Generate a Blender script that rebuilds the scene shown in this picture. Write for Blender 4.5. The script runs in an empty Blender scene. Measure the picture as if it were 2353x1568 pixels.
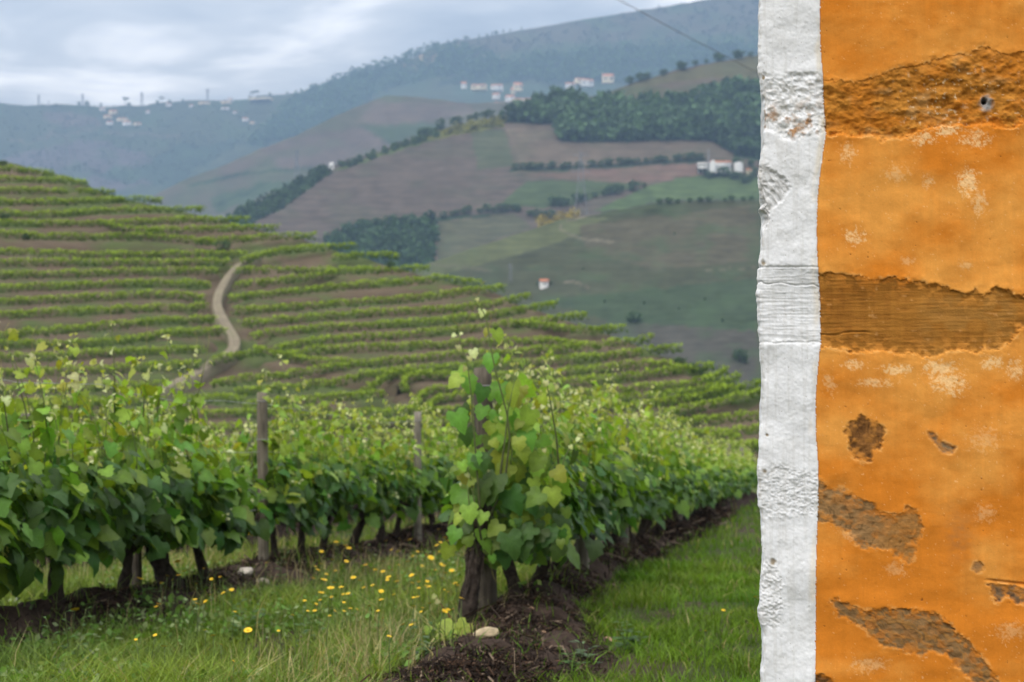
import bpy, math, random
import numpy as np
from mathutils import Vector, Matrix
random.seed(7)
RNG = np.random.default_rng(7)
SC = bpy.context.scene
COL = SC.collection
R = math.radians

# ------------------------------------------------------------------ camera, sky, sun, exposure
cam_d = bpy.data.cameras.new('camera')
cam = bpy.data.objects.new('camera', cam_d)
COL.objects.link(cam)
cam.location = (0, 0, 0)
cam.rotation_euler = (R(90), 0, 0)
cam_d.sensor_width = 36.0
cam_d.lens = 50.0
cam_d.clip_start = 0.1
cam_d.clip_end = 40000
cam_d.dof.use_dof = True
cam_d.dof.focus_distance = 3.6
cam_d.dof.aperture_fstop = 5.0
cam_d.dof.aperture_blades = 7
SC.camera = cam

SUN_EL, SUN_AZ = R(52), R(-152)      # azimuth from +Y towards +X; the sun stands behind the camera, to its left
world = bpy.data.worlds.new("World")
SC.world = world
world.use_nodes = True
wn, wl = world.node_tree.nodes, world.node_tree.links
wn.clear()
def N(tree, typ, **kw):
    n = tree.nodes.new(typ)
    for k, v in kw.items():
        if k.startswith('i_'):
            n.inputs[int(k[2:]) if k[2:].isdigit() else k[2:]].default_value = v
        else:
            setattr(n, k, v)
    return n
def mth(tree, op, a, b=None, c=None, clamp=False):
    n = tree.nodes.new('ShaderNodeMath'); n.operation = op; n.use_clamp = clamp
    for i, x in enumerate((a, b, c)):
        if x is None: continue
        if isinstance(x, (int, float)): n.inputs[i].default_value = x
        else: tree.links.new(x, n.inputs[i])
    return n.outputs[0]
def ramp(tree, fac, stops, interp='LINEAR'):
    n = tree.nodes.new('ShaderNodeValToRGB')
    n.color_ramp.interpolation = interp
    els = n.color_ramp.elements
    while len(els) < len(stops): els.new(0.5)
    for e, (p, c) in zip(els, stops):
        e.position = p
        e.color = (c, c, c, 1) if isinstance(c, (int, float)) else (c[0], c[1], c[2], 1)
    if fac is not None: tree.links.new(fac, n.inputs[0])
    return n.outputs[0]
def mixc(tree, fac, a, b, mode='MIX'):
    n = tree.nodes.new('ShaderNodeMix'); n.data_type = 'RGBA'; n.blend_type = mode
    for sock, x in ((0, fac), (6, a), (7, b)):
        if isinstance(x, (int, float)): n.inputs[sock].default_value = x
        elif isinstance(x, tuple): n.inputs[sock].default_value = (x[0], x[1], x[2], 1)
        else: tree.links.new(x, n.inputs[sock])
    return n.outputs[2]
def noise(tree, vec, scale, detail=4, rough=0.55, dist=0.0):
    n = tree.nodes.new('ShaderNodeTexNoise')
    n.inputs['Scale'].default_value = scale; n.inputs['Detail'].default_value = detail
    n.inputs['Roughness'].default_value = rough; n.inputs['Distortion'].default_value = dist
    if vec is not None: tree.links.new(vec, n.inputs['Vector'])
    return n.outputs['Fac']
W = world.node_tree
sky = N(W, 'ShaderNodeTexSky', sky_type='NISHITA', sun_disc=False)
sky.sun_elevation = SUN_EL
sky.sun_rotation = SUN_AZ
tc = N(W, 'ShaderNodeTexCoord')
sp = N(W, 'ShaderNodeSeparateXYZ'); wl.new(tc.outputs['Generated'], sp.inputs[0])
zc = mth(W, 'MAXIMUM', sp.outputs[2], 0.0)
zz = mth(W, 'ADD', zc, 0.10)
cx = mth(W, 'DIVIDE', sp.outputs[0], zz); cy = mth(W, 'DIVIDE', sp.outputs[1], zz)
cv = N(W, 'ShaderNodeCombineXYZ'); wl.new(cx, cv.inputs[0]); wl.new(cy, cv.inputs[1])
mp = N(W, 'ShaderNodeMapping'); wl.new(cv.outputs[0], mp.inputs[0])
mp.inputs['Location'].default_value = (3.1, 0.4, 0); mp.inputs['Scale'].default_value = (0.8, 1.0, 1)
n1 = noise(W, mp.outputs[0], 0.62, 5, 0.5, 0.3)
n2 = noise(W, mp.outputs[0], 2.0, 4, 0.55, 0.4)
nn = mth(W, 'ADD', mth(W, 'MULTIPLY', n1, 0.62), mth(W, 'MULTIPLY', n2, 0.38))
cloud = ramp(W, nn, [(0.39, (0.20, 0.213, 0.235)), (0.465, (0.34, 0.348, 0.362)), (0.53, (0.48, 0.47, 0.462)), (0.60, (0.92, 0.86, 0.80))])
# overcast luminance: brighter towards the zenith (CIE)
cie = mth(W, 'MULTIPLY_ADD', zc, 3.5, 0.98)
vm = N(W, 'ShaderNodeVectorMath', operation='SCALE'); wl.new(cloud, vm.inputs[0]); wl.new(cie, vm.inputs['Scale'])
bg1 = N(W, 'ShaderNodeBackground'); wl.new(sky.outputs[0], bg1.inputs[0]); bg1.inputs[1].default_value = 0.08
bg2 = N(W, 'ShaderNodeBackground'); wl.new(vm.outputs[0], bg2.inputs[0]); bg2.inputs[1].default_value = 1.25
cov = ramp(W, n1, [(0.25, 0.80), (0.5, 0.93)])
mx = N(W, 'ShaderNodeMixShader'); wl.new(cov, mx.inputs[0]); wl.new(bg1.outputs[0], mx.inputs[1]); wl.new(bg2.outputs[0], mx.inputs[2])
wo = N(W, 'ShaderNodeOutputWorld'); wl.new(mx.outputs[0], wo.inputs[0])

sun_d = bpy.data.lights.new('sun', 'SUN')
sun_d.energy = 1.1
sun_d.angle = R(38)
sun_d.color = (1.0, 0.965, 0.91)
sun = bpy.data.objects.new('sun', sun_d)
COL.objects.link(sun)
sd = Vector((math.sin(SUN_AZ) * math.cos(SUN_EL), math.cos(SUN_AZ) * math.cos(SUN_EL), math.sin(SUN_EL)))
sun.rotation_euler = sd.to_track_quat('Z', 'Y').to_euler()
sun.location = sd * 50

SC.view_settings.view_transform = 'Standard'
SC.view_settings.look = 'None'
SC.view_settings.gamma = 1.0
SC.view_settings.use_curve_mapping = False
SC.view_settings.exposure = 0.30
SC.cycles.use_denoising = True
SC.cycles.max_bounces = 8
SC.cycles.transparent_max_bounces = 8
SC.cycles.volume_bounces = 0
SC.cycles.diffuse_bounces = 3

HAZE_COLOR = (0.42, 0.63, 0.93)
HAZE_DENSITY = 2.0e-4

# ------------------------------------------------------------------ helpers
F = 3268.0; CU = 1176.5; CV = 784.0
def at(u, v, d):
    """point seen in direction (u, v) (photograph measured 2353 wide) at depth d metres"""
    return np.stack([(np.asarray(u, float) - CU) / F * d, np.asarray(d, float) + 0 * np.asarray(u, float), -(np.asarray(v, float) - CV) / F * d], -1)
def tag(o, label=None, cat=None, group=None, kind=None):
    if label: o['label'] = label
    if cat: o['category'] = cat
    if group: o['group'] = group
    if kind: o['kind'] = kind
    return o
def empty(name, loc, label=None, cat=None, group=None, rz=0.0):
    o = bpy.data.objects.new(name, None); COL.objects.link(o)
    o.empty_display_size = 0.1
    o.location = loc; o.rotation_euler = (0, 0, rz)
    return tag(o, label, cat, group)
def mesh(name, V, Fc, mat=None, col=None, smooth=False, attrs=None):
    """V (n,3); Fc array (m,3|4) or a list of such arrays"""
    V = np.asarray(V, np.float32)
    Fl = Fc if isinstance(Fc, list) else [Fc]
    Fl = [np.asarray(f, np.int32) for f in Fl if len(f)]
    me = bpy.data.meshes.new(name)
    me.vertices.add(len(V)); me.vertices.foreach_set('co', V.ravel())
    nl = sum(f.size for f in Fl); npoly = sum(len(f) for f in Fl)
    me.loops.add(nl); me.loops.foreach_set('vertex_index', np.concatenate([f.ravel() for f in Fl]))
    tot = np.concatenate([np.full(len(f), f.shape[1], np.int32) for f in Fl])
    st = np.concatenate([[0], np.cumsum(tot)[:-1]]).astype(np.int32)
    me.polygons.add(npoly); me.polygons.foreach_set('loop_start', st)
    try: me.polygons.foreach_set('loop_total', tot)
    except Exception: pass
    if smooth: me.polygons.foreach_set('use_smooth', np.ones(npoly, bool))
    if col is not None:
        c = np.ones((len(V), 4), np.float32); c[:, :3] = col
        a = me.color_attributes.new('Col', 'FLOAT_COLOR', 'POINT'); a.data.foreach_set('color', c.ravel())
    for k, vals in (attrs or {}).items():
        a = me.attributes.new(k, 'FLOAT', 'POINT'); a.data.foreach_set('value', np.asarray(vals, np.float32))
    me.update(calc_edges=True); me.validate()
    if mat: me.materials.append(mat)
    return me
def obj(name, me, parent=None, loc=None):
    o = bpy.data.objects.new(name, me); COL.objects.link(o)
    if loc is not None: o.location = loc
    if parent is not None: o.parent = parent
    return o
def hash2(ix, iy, seed):
    h = (ix.astype(np.int64) * 374761393 + iy.astype(np.int64) * 668265263 + seed * 1442695041) & 0xffffffff
    h = ((h ^ (h >> 13)) * 1274126177) & 0xffffffff
    h = h ^ (h >> 16)
    return (h & 0xffff) / 65535.0
def vnoise(x, y, seed=0):
    x = np.asarray(x, float); y = np.asarray(y, float)
    ix = np.floor(x); iy = np.floor(y); fx = x - ix; fy = y - iy
    fx = fx * fx * (3 - 2 * fx); fy = fy * fy * (3 - 2 * fy)
    a = hash2(ix, iy, seed); b = hash2(ix + 1, iy, seed); c = hash2(ix, iy + 1, seed); d = hash2(ix + 1, iy + 1, seed)
    return (a * (1 - fx) + b * fx) * (1 - fy) + (c * (1 - fx) + d * fx) * fy
def fbm(x, y, oct=4, seed=0, gain=0.5, ridged=False):
    s = 0; a = 1; t = 0
    for i in range(oct):
        n = vnoise(np.asarray(x) * 2 ** i + 17.3 * i, np.asarray(y) * 2 ** i - 9.1 * i, seed + i)
        if ridged: n = 1 - np.abs(2 * n - 1)
        s = s + a * n; t += a; a *= gain
    return s / t
def inpoly(px, py, poly):
    px = np.asarray(px); py = np.asarray(py); ins = np.zeros(px.shape, bool)
    n = len(poly); j = n - 1
    for i in range(n):
        xi, yi = poly[i]; xj, yj = poly[j]
        if yi != yj:
            c = ((yi > py) != (yj > py)) & (px < (xj - xi) * (py - yi) / (yj - yi) + xi)
            ins ^= c
        j = i
    return ins
def polydist(px, py, poly, closed=True):
    d = np.full(np.shape(px), 1e9)
    pts = list(poly) + ([poly[0]] if closed else [])
    for (x0, y0), (x1, y1) in zip(pts[:-1], pts[1:]):
        dx, dy = x1 - x0, y1 - y0; L = dx * dx + dy * dy + 1e-9
        t = np.clip(((px - x0) * dx + (py - y0) * dy) / L, 0, 1)
        d = np.minimum(d, np.hypot(px - x0 - t * dx, py - y0 - t * dy))
    return d
def sdist(px, py, poly):
    d = polydist(px, py, poly)
    return np.where(inpoly(px, py, poly), -d, d)
def grid_faces(nr, nc, off=0):
    i = np.arange(nr - 1)[:, None] * nc + np.arange(nc - 1)[None, :] + off
    return np.stack([i, i + 1, i + nc + 1, i + nc], -1).reshape(-1, 4)
def tube(path, rad, n=7, jitter=0.0, seed=0, cap=True):
    """swept tube -> verts, quads"""
    P = np.asarray(path, float); m = len(P)
    rad = np.broadcast_to(np.asarray(rad, float), (m,))
    T = np.gradient(P, axis=0); T /= np.linalg.norm(T, axis=1, keepdims=True) + 1e-9
    up = np.array([0.0, 1.0, 0.0]) if abs(T[0][2]) > 0.8 else np.array([0.0, 0.0, 1.0])
    V = []
    a = np.cross(T[0], up); a /= np.linalg.norm(a) + 1e-9
    rg = np.random.default_rng(seed)
    ph = np.linspace(0, 2 * np.pi, n, endpoint=False)
    for k in range(m):
        a = a - T[k] * np.dot(a, T[k]); a /= np.linalg.norm(a) + 1e-9
        b = np.cross(T[k], a)
        r = rad[k] * (1 + jitter * (rg.random(n) - 0.5) * 2)
        V.append(P[k] + np.outer(np.cos(ph) * r, a) + np.outer(np.sin(ph) * r, b))
    V = np.concatenate(V)
    q = []
    for k in range(m - 1):
        for i in range(n):
            j = (i + 1) % n
            q.append((k * n + i, k * n + j, (k + 1) * n + j, (k + 1) * n + i))
    q = np.array(q)
    fs = [q]
    if cap:
        V = np.vstack([V, P[-1] + T[-1] * rad[-1] * 0.4])
        e = len(V) - 1
        fs.append(np.array([((m - 1) * n + i, (m - 1) * n + (i + 1) % n, e) for i in range(n)]))
    return V, fs
class MB:
    """collects pieces that become ONE mesh"""
    def __init__(s): s.V = []; s.F3 = []; s.F4 = []; s.C = []; s.n = 0
    def add(s, V, Fc, col=None):
        V = np.asarray(V, float); Fl = Fc if isinstance(Fc, list) else [Fc]
        for f in Fl:
            f = np.asarray(f)
            if len(f) == 0: continue
            (s.F3 if f.shape[1] == 3 else s.F4).append(f + s.n)
        s.V.append(V); s.n += len(V)
        c = np.ones((len(V), 3)) * 0.5
        if col is not None: c[:] = col
        s.C.append(c)
    def box(s, lo, hi, col=None):
        lo = np.array(lo, float); hi = np.array(hi, float)
        V = np.array([[(lo, hi)[i & 1][0], (lo, hi)[(i >> 1) & 1][1], (lo, hi)[(i >> 2) & 1][2]] for i in range(8)])
        s.add(V, np.array([(0, 2, 3, 1), (4, 5, 7, 6), (0, 1, 5, 4), (2, 6, 7, 3), (0, 4, 6, 2), (1, 3, 7, 5)]), col)
    def me(s, name, mat, smooth=False):
        fl = []
        if s.F3: fl.append(np.concatenate(s.F3))
        if s.F4: fl.append(np.concatenate(s.F4))
        return mesh(name, np.concatenate(s.V), fl, mat, np.concatenate(s.C), smooth)

# ------------------------------------------------------------------ materials
def newmat(name):
    m = bpy.data.materials.new(name); m.use_nodes = True
    t = m.node_tree; t.nodes.clear()
    o = t.nodes.new('ShaderNodeOutputMaterial'); b = t.nodes.new('ShaderNodeBsdfPrincipled')
    t.links.new(b.outputs[0], o.inputs[0])
    return m, t, b, o
def setc(t, sock, x):
    if isinstance(x, tuple): sock.default_value = (x[0], x[1], x[2], 1)
    else: t.links.new(x, sock)
def bump(t, b, h, strength=0.4, dist=0.02):
    n = t.nodes.new('ShaderNodeBump'); n.inputs['Strength'].default_value = strength; n.inputs['Distance'].default_value = dist
    t.links.new(h, n.inputs['Height']); t.links.new(n.outputs[0], b.inputs['Normal'])
def mat_attr(name, rough=0.85, var=0.25, nscale=8.0, bumpd=0.0, spec=0.3, bscale=None, hue=False):
    """colour attribute x fine noise"""
    m, t, b, o = newmat(name)
    a = N(t, 'ShaderNodeAttribute', attribute_name='Col')
    g = N(t, 'ShaderNodeTexCoord')
    n = noise(t, g.outputs['Object'], nscale, 5, 0.6)
    f = ramp(t, n, [(0.25, 1 - var), (0.75, 1 + var)])
    c = mixc(t, 1.0, a.outputs['Color'], f, 'MULTIPLY')
    setc(t, b.inputs['Base Color'], c)
    b.inputs['Roughness'].default_value = rough
    b.inputs['Specular IOR Level'].default_value = spec
    if bumpd: bump(t, b, noise(t, g.outputs['Object'], bscale or nscale * 3, 5, 0.6), 0.6, bumpd)
    return m
def mat_flat(name, c, rough=0.8, var=0.2, nscale=20.0, bumpd=0.0, spec=0.3, c2=None):
    m, t, b, o = newmat(name)
    g = N(t, 'ShaderNodeTexCoord')
    n = noise(t, g.outputs['Object'], nscale, 5, 0.6)
    lo = tuple(x * (1 - var) for x in c); hi = c2 or tuple(min(1, x * (1 + var)) for x in c)
    setc(t, b.inputs['Base Color'], ramp(t, n, [(0.3, lo), (0.7, hi)]))
    b.inputs['Roughness'].default_value = rough; b.inputs['Specular IOR Level'].default_value = spec
    if bumpd: bump(t, b, noise(t, g.outputs['Object'], nscale * 2, 5, 0.65), 0.6, bumpd)
    return m
def leaf_mat(name, attr=True, transl=0.40, spec=0.30, rough=0.46):
    m, t, b, o = newmat(name)
    a = N(t, 'ShaderNodeAttribute', attribute_name='Col')
    c = a.outputs['Color']
    oi = N(t, 'ShaderNodeObjectInfo')
    hs = N(t, 'ShaderNodeHueSaturation'); t.links.new(c, hs.inputs['Color'])
    if attr:
        t.links.new(mth(t, 'MULTIPLY_ADD', oi.outputs['Random'], 0.05, 0.475), hs.inputs['Hue'])
        t.links.new(mth(t, 'MULTIPLY_ADD', oi.outputs['Random'], 0.5, 0.75), hs.inputs['Value'])
    g = N(t, 'ShaderNodeTexCoord')
    nz = noise(t, g.outputs['Object'], 14, 3)
    c = mixc(t, 1.0, hs.outputs[0], ramp(t, nz, [(0.3, 0.8), (0.7, 1.15)]), 'MULTIPLY')
    setc(t, b.inputs['Base Color'], c)
    b.inputs['Roughness'].default_value = rough; b.inputs['Specular IOR Level'].default_value = spec
    tr = t.nodes.new('ShaderNodeBsdfTranslucent')
    yc = mixc(t, 1.0, c, (1.5, 1.45, 0.55), 'MULTIPLY')
    t.links.new(yc, tr.inputs[0])
    mx = t.nodes.new('ShaderNodeMixShader'); mx.inputs[0].default_value = transl
    t.links.new(b.outputs[0], mx.inputs[1]); t.links.new(tr.outputs[0], mx.inputs[2])
    t.links.new(mx.outputs[0], o.inputs[0])
    return m
M = {}
M['leaf'] = leaf_mat('vine_leaf', True)
M['foliage'] = leaf_mat('vine_foliage', False)
M['grass'] = leaf_mat('grass_blades', False, 0.3, 0.25, 0.55)
M['far_leaf'] = leaf_mat('far_foliage', False, 0.2, 0.15, 0.7)
M['bark'] = mat_flat('vine_bark', (0.042, 0.031, 0.025), 0.95, 0.55, 30, 0.012, 0.15, c2=(0.085, 0.066, 0.054))
M['shoot'] = mat_attr('green_shoot', 0.6, 0.25, 40)
M['soil'] = mat_attr('ground_soil', 0.95, 0.35, 9, 0.02, 0.1)
M['hill'] = mat_attr('hill_ground', 0.95, 0.12, 0.02, 0.0, 0.05)
M['mulch'] = mat_attr('root_mulch', 0.95, 0.5, 30, 0.03, 0.1)
M['petal'] = mat_flat('yellow_petal', (0.80, 0.52, 0.015), 0.6, 0.1, 30, c2=(0.85, 0.6, 0.03))
M['stone'] = mat_attr('field_stone', 0.9, 0.3, 14, 0.01)
M['steel'] = mat_flat('galvanised_wire', (0.32, 0.32, 0.32), 0.5, 0.2, 40)
M['cable'] = mat_flat('black_cable', (0.10, 0.10, 0.105), 0.7, 0.2, 1)
M['pylon'] = mat_flat('pylon_steel', (0.20, 0.21, 0.22), 0.7, 0.1, 1)
M['house_white'] = mat_flat('house_whitewash', (0.78, 0.77, 0.74), 0.9, 0.06, 0.5)
M['house_cream'] = mat_flat('house_cream', (0.72, 0.62, 0.44), 0.9, 0.06, 0.5)
M['roof'] = mat_flat('clay_roof', (0.42, 0.17, 0.09), 0.9, 0.2, 1.5)
M['dark_glass'] = mat_flat('window_glass', (0.03, 0.035, 0.04), 0.2, 0.1, 1, 0, 0.5)
M['track'] = mat_attr('dirt_track', 0.95, 0.2, 1.2)

# ------------------------------------------------------------------ vineyard ground
ROWS = [  # x at depth 8.37, slope dx/dy, first depth of mulch
    (-0.18, 0.213, 5.4), (-2.725, 0.18, 4.5), (-5.2, 0.165, 6.0), (-7.7, 0.16, 8.0), (-10.2, 0.16, 10.0)]
def row_x(i, y): return ROWS[i][0] + ROWS[i][1] * (y - 8.37)
def gbase(x, y):
    y = np.asarray(y, float)
    z = -1.007 - 0.0866 * np.minimum(y, 46)
    t = np.clip((y - 46) / 60, 0, 1)
    z = z - 26 * t * t * (3 - 2 * t) - np.where(y > 46, 0.0866 * np.minimum(y - 46, 20) * 0.7, 0)
    z = z - 50 * np.clip((y - 300) / 300, 0, 1)
    return z
def gz(x, y):
    x = np.asarray(x, float); y = np.asarray(y, float)
    z = gbase(x, y) + (fbm(x * 0.9, y * 0.9, 3, 3) - 0.5) * 0.09 * (y < 120)
    return z
def on_ground(u, v):
    """ground point seen at (u, v): marched along the sight line"""
    d = np.linspace(5, 46, 4000)
    p = at(np.full(d.shape, float(u)), np.full(d.shape, float(v)), d)
    k = np.argmax(p[:, 2] < gz(p[:, 0], p[:, 1]))
    return p[k]
ys = np.concatenate([np.linspace(-400, -6, 12), np.arange(-5, 5, 0.5), np.arange(5, 16, 0.1), np.arange(16, 50, 0.3), np.arange(50, 130, 2.5), np.linspace(132, 1000, 30), np.linspace(1100, 5350, 14)])
xs = np.concatenate([np.linspace(-7000, -200, 16), np.linspace(-180, -14, 30), np.arange(-13, -5, 0.25), np.arange(-5, 4, 0.1), np.arange(4, 14, 0.25), np.linspace(15, 180, 30), np.linspace(220, 7000, 16)])
X, Y = np.meshgrid(xs, ys)
Z = gz(X, Y)
f1 = fbm(X * 1.7, Y * 1.7, 4, 11); f2 = fbm(X * 0.35, Y * 0.35, 3, 12)
g = np.clip((f1 - 0.35) * 2.4, 0, 1)[..., None]
gcol = (1 - g) * np.array([0.060, 0.047, 0.030]) + g * np.array([0.050, 0.080, 0.020])
gcol = gcol * (0.8 + 0.4 * f2[..., None])
ground = obj('ground', mesh('ground', np.stack([X, Y, Z], -1).reshape(-1, 3), grid_faces(len(ys), len(xs)), M['soil'], gcol.reshape(-1, 3), True))
tag(ground, kind='structure')

# ------------------------------------------------------------------ terraced hill across the dip
def dA(u, v):
    u = np.asarray(u, float); v = np.asarray(v, float)
    d = 68.8 / (0.42 + np.clip(v - 784, -600, 900) / F)
    s = 1 + 0.035 * np.sin((u - 300) / 330.0) - 0.02 * np.exp(-((u - 900) / 120.0) ** 2 - ((v - 900) / 120.0) ** 2)
    return d * s
skyA = [(-2600, 120), (-1500, 190), (-700, 250), (-200, 330), (0, 375), (110, 398), (150, 408), (210, 436), (300, 464), (400, 486), (480, 505), (520, 515), (590, 532), (640, 545), (690, 556), (740, 572), (830, 598), (900, 616), (980, 645), (1060, 660), (1130, 676), (1200, 707), (1290, 738), (1380, 768), (1440, 790), (1500, 815), (1580, 838), (1640, 858), (1700, 888), (1760, 920), (1900, 990), (2100, 1080), (2353, 1180), (2900, 1400)]
SA = np.array(skyA, float)
def sA(u): return np.interp(u, SA[:, 0], SA[:, 1]) - 9
uu = np.concatenate([np.linspace(-2600, -720, 60), np.linspace(-700, 2900, 320)])
nu, nv = len(uu), 90
tt = np.linspace(0, 1, nv) ** 1.0
Sv = sA(uu) + (fbm(uu / 40, uu * 0, 3, 5) - 0.5) * 8
V2 = Sv[None, :] + (np.maximum(1500, Sv + 250)[None, :] - Sv[None, :]) * tt[:, None]
U2 = np.broadcast_to(uu[None, :], V2.shape)
D2 = dA(U2, V2)
P = at(U2, V2, D2)
k_ = np.clip((V2 - Sv[None]) / 60, 0, 1)
P[..., 2] -= 0.25 + 0.85 * k_
P[..., 2] += (fbm(P[..., 0] / 6, P[..., 1] / 6, 3, 21) - 0.5) * (0.4 + 0.6 * k_)
back = []
for k, (dd, dz) in enumerate([(60, -40), (25, -13), (8, -3.0)]):
    b = P[0].copy(); b[:, 1] += dd; b[:, 0] *= (b[:, 1] / P[0][:, 1]); b[:, 2] += dz; back.append(b)
PA = np.concatenate([np.stack(back), P])
def earth(x, y, seed, green=0.42):
    n = fbm(x, y, 4, seed); n2 = fbm(x * 3.1, y * 3.1, 3, seed + 9)
    g = np.clip((n - (1 - green)) * 6 + (n2 - 0.5) * 1.5, 0, 1)[..., None]
    c = (1 - g) * np.array([0.106, 0.080, 0.054]) + g * np.array([0.072, 0.092, 0.032])
    return c * (0.78 + 0.5 * n2[..., None])
cA = earth(PA[..., 0] / 7, PA[..., 1] / 7 + PA[..., 2] / 3, 31, 0.56)
hillA = obj('terraced_hill', mesh('terraced_hill', PA.reshape(-1, 3), grid_faces(nv + 3, nu)[:, ::-1], M['soil'], cA.reshape(-1, 3), True))
tag(hillA, kind='structure')

def C5(pts): return [(p[0] * 0.3752, 367.6 + p[1] * 0.3752) for p in pts]     # traced on two enlargements of the photograph
def C6(pts): return [(882 + p[0] * 0.3752, 459.5 + p[1] * 0.3752) for p in pts]
LEFT = [
    C5([(-1800, -70), (-300, 10), (0, 62), (150, 66), (330, 92)]),
    C5([(-1800, 60), (-300, 105), (0, 125), (220, 128), (380, 130), (540, 150)]),
    C5([(-1800, 160), (0, 195), (300, 196), (700, 205)]),
    C5([(-1800, 250), (0, 268), (350, 268), (700, 252), (800, 248), (990, 255)]),
    C5([(-1800, 350), (0, 335), (180, 346), (330, 340), (700, 318), (1000, 308), (1250, 308)]),
    C5([(-1800, 420), (0, 396), (350, 402), (630, 396), (900, 385), (1200, 376), (1520, 372)]),
    C5([(600, 396), (730, 420), (860, 442), (1000, 448)]),
    C5([(880, 440), (1100, 436), (1400, 426), (1700, 424)]),
    C5([(-1800, 430), (0, 462), (180, 474), (500, 484), (900, 478), (1150, 500), (1320, 520)]),
    C5([(1220, 512), (1400, 500), (1600, 484), (1930, 476)]),
    C5([(-1800, 560), (0, 572), (400, 588), (800, 596), (1200, 586), (1500, 590)]),
    C5([(-1800, 640), (0, 642), (400, 638), (900, 640), (1400, 634)]),
    C5([(-1800, 730), (0, 718), (500, 708), (900, 696), (1330, 688)]),
    C5([(-1800, 820), (0, 800), (500, 782), (900, 768), (1280, 776)]),
    C5([(-1800, 900), (0, 880), (500, 862), (900, 836), (1100, 842), (1260, 862)]),
    C5([(-1800, 990), (0, 968), (500, 944), (900, 922), (1270, 918)]),
    C5([(-1800, 1130), (0, 1092), (200, 1074), (700, 1030), (1000, 1000), (1320, 992)]),
    C5([(-1800, 1180), (0, 1142), (500, 1150), (820, 1118), (1050, 1078), (1380, 1066)]),
    C5([(-1800, 1260), (0, 1230), (400, 1218), (700, 1192), (1000, 1186), (1250, 1176)]),
    C5([(-1800, 1330), (0, 1326), (400, 1316), (760, 1300), (1000, 1284), (1220, 1268)]),
    C5([(-1800, 1440), (0, 1430), (350, 1418), (700, 1410), (960, 1396)]),
    C5([(-1800, 1530), (0, 1540), (400, 1530), (700, 1520)]),
]
RIGHT = [
    C5([(1480, 630), (1640, 580), (1750, 562), (1950, 546), (2180, 534)]),
    C5([(2040, 606), (2200, 600), (2350, 588), (2440, 600)]),
    C5([(1440, 690), (1600, 690), (1800, 682), (2000, 692), (2200, 690), (2350, 686)]) + C6([(120, 440), (270, 428)]),
    C5([(1440, 782), (1500, 770), (1700, 754), (1900, 728), (2060, 708)]),
    C5([(1400, 866), (1550, 846), (1800, 820), (2050, 790), (2350, 768)]) + C6([(80, 522), (330, 492), (600, 522)]),
    C5([(1430, 942), (1600, 930), (1900, 906), (2350, 874)]) + C6([(60, 626), (350, 600), (600, 562), (740, 556)]),
    C5([(1480, 1020), (1650, 1002), (2000, 972), (2350, 946)]) + C6([(60, 700), (450, 682), (700, 644), (890, 604)]),
    C5([(1540, 1106), (1650, 1074), (1900, 1046), (2200, 1032), (2350, 1024)]) + C6([(60, 778), (350, 754), (700, 714), (900, 674), (1050, 652)]),
    C5([(1690, 1176), (1850, 1136), (2100, 1106), (2350, 1092)]) + C6([(60, 850), (400, 816), (800, 776), (1000, 750), (1240, 720)]),
    C6([(780, 776), (960, 782), (1140, 806), (1300, 816), (1480, 800)]),
    C5([(1760, 1214), (1860, 1190), (2100, 1172), (2350, 1164)]) + C6([(60, 918), (500, 894), (900, 880), (1080, 888), (1210, 908)]),
    C5([(1560, 1180), (1700, 1206), (1850, 1240), (2000, 1256), (2200, 1262), (2350, 1254)]) + C6([(60, 1006), (400, 968), (800, 950), (1200, 922), (1450, 892), (1640, 868)]),
    C6([(-100, 1090), (100, 1066), (400, 1046), (800, 1022), (1300, 982), (1600, 944), (1820, 926)]),
    C6([(-120, 1190), (-20, 1130), (60, 1084), (200, 1072)]),
    C6([(140, 1190), (100, 1130), (160, 1096), (400, 1090), (650, 1110), (850, 1102), (1200, 1066), (1500, 1032), (1660, 1022), (1800, 1046)]),
    C5([(1280, 1250), (1450, 1216), (1600, 1186)]),
    C5([(1300, 1385), (1500, 1366), (1800, 1330), (2000, 1290), (2150, 1278)]),
    C5([(1450, 1440), (1800, 1412), (2100, 1380), (2250, 1330)]),
    C5([(1500, 1530), (1800, 1500), (2100, 1470), (2350, 1450)]),
    C6([(200, 1290), (200, 1220), (300, 1180), (500, 1166), (1000, 1150), (1350, 1122), (1600, 1086), (1800, 1064), (2030, 1034)]),
    C6([(280, 1300), (290, 1240), (420, 1220), (800, 1216), (1300, 1196), (1700, 1172), (2000, 1122), (2100, 1064)]),
    C6([(700, 1290), (1100, 1284), (1500, 1290), (1850, 1242), (2100, 1184), (2290, 1150), (2600, 1100)]),
    C6([(1700, 1330), (1950, 1282), (2290, 1206), (2700, 1140)]),
    C6([(1500, 1420), (1950, 1376), (2290, 1344), (2700, 1290)]),
    C6([(1700, 1490), (2050, 1456), (2290, 1428), (2700, 1390)]),
    C6([(1700, 1590), (2050, 1560), (2290, 1536), (2700, 1500)]),
]
LEFT += [[(-300, 930), (0, 934), (300, 930), (560, 924)], [(-300, 965), (300, 962), (620, 956), (760, 948)], [(-300, 1000), (400, 995), (800, 986)]]
RIGHT += [[(640, 968), (860, 958), (1050, 950), (1200, 952)], [(560, 1004), (800, 986), (1050, 974), (1300, 974), (1500, 980)], [(820, 1014), (1100, 1002), (1400, 1004), (1700, 1016)], [(1250, 1036), (1560, 1030), (1800, 1036), (2000, 1030)],
          C6([(1000, 1250), (1400, 1248), (1750, 1215), (2050, 1160), (2180, 1100)])]
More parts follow.
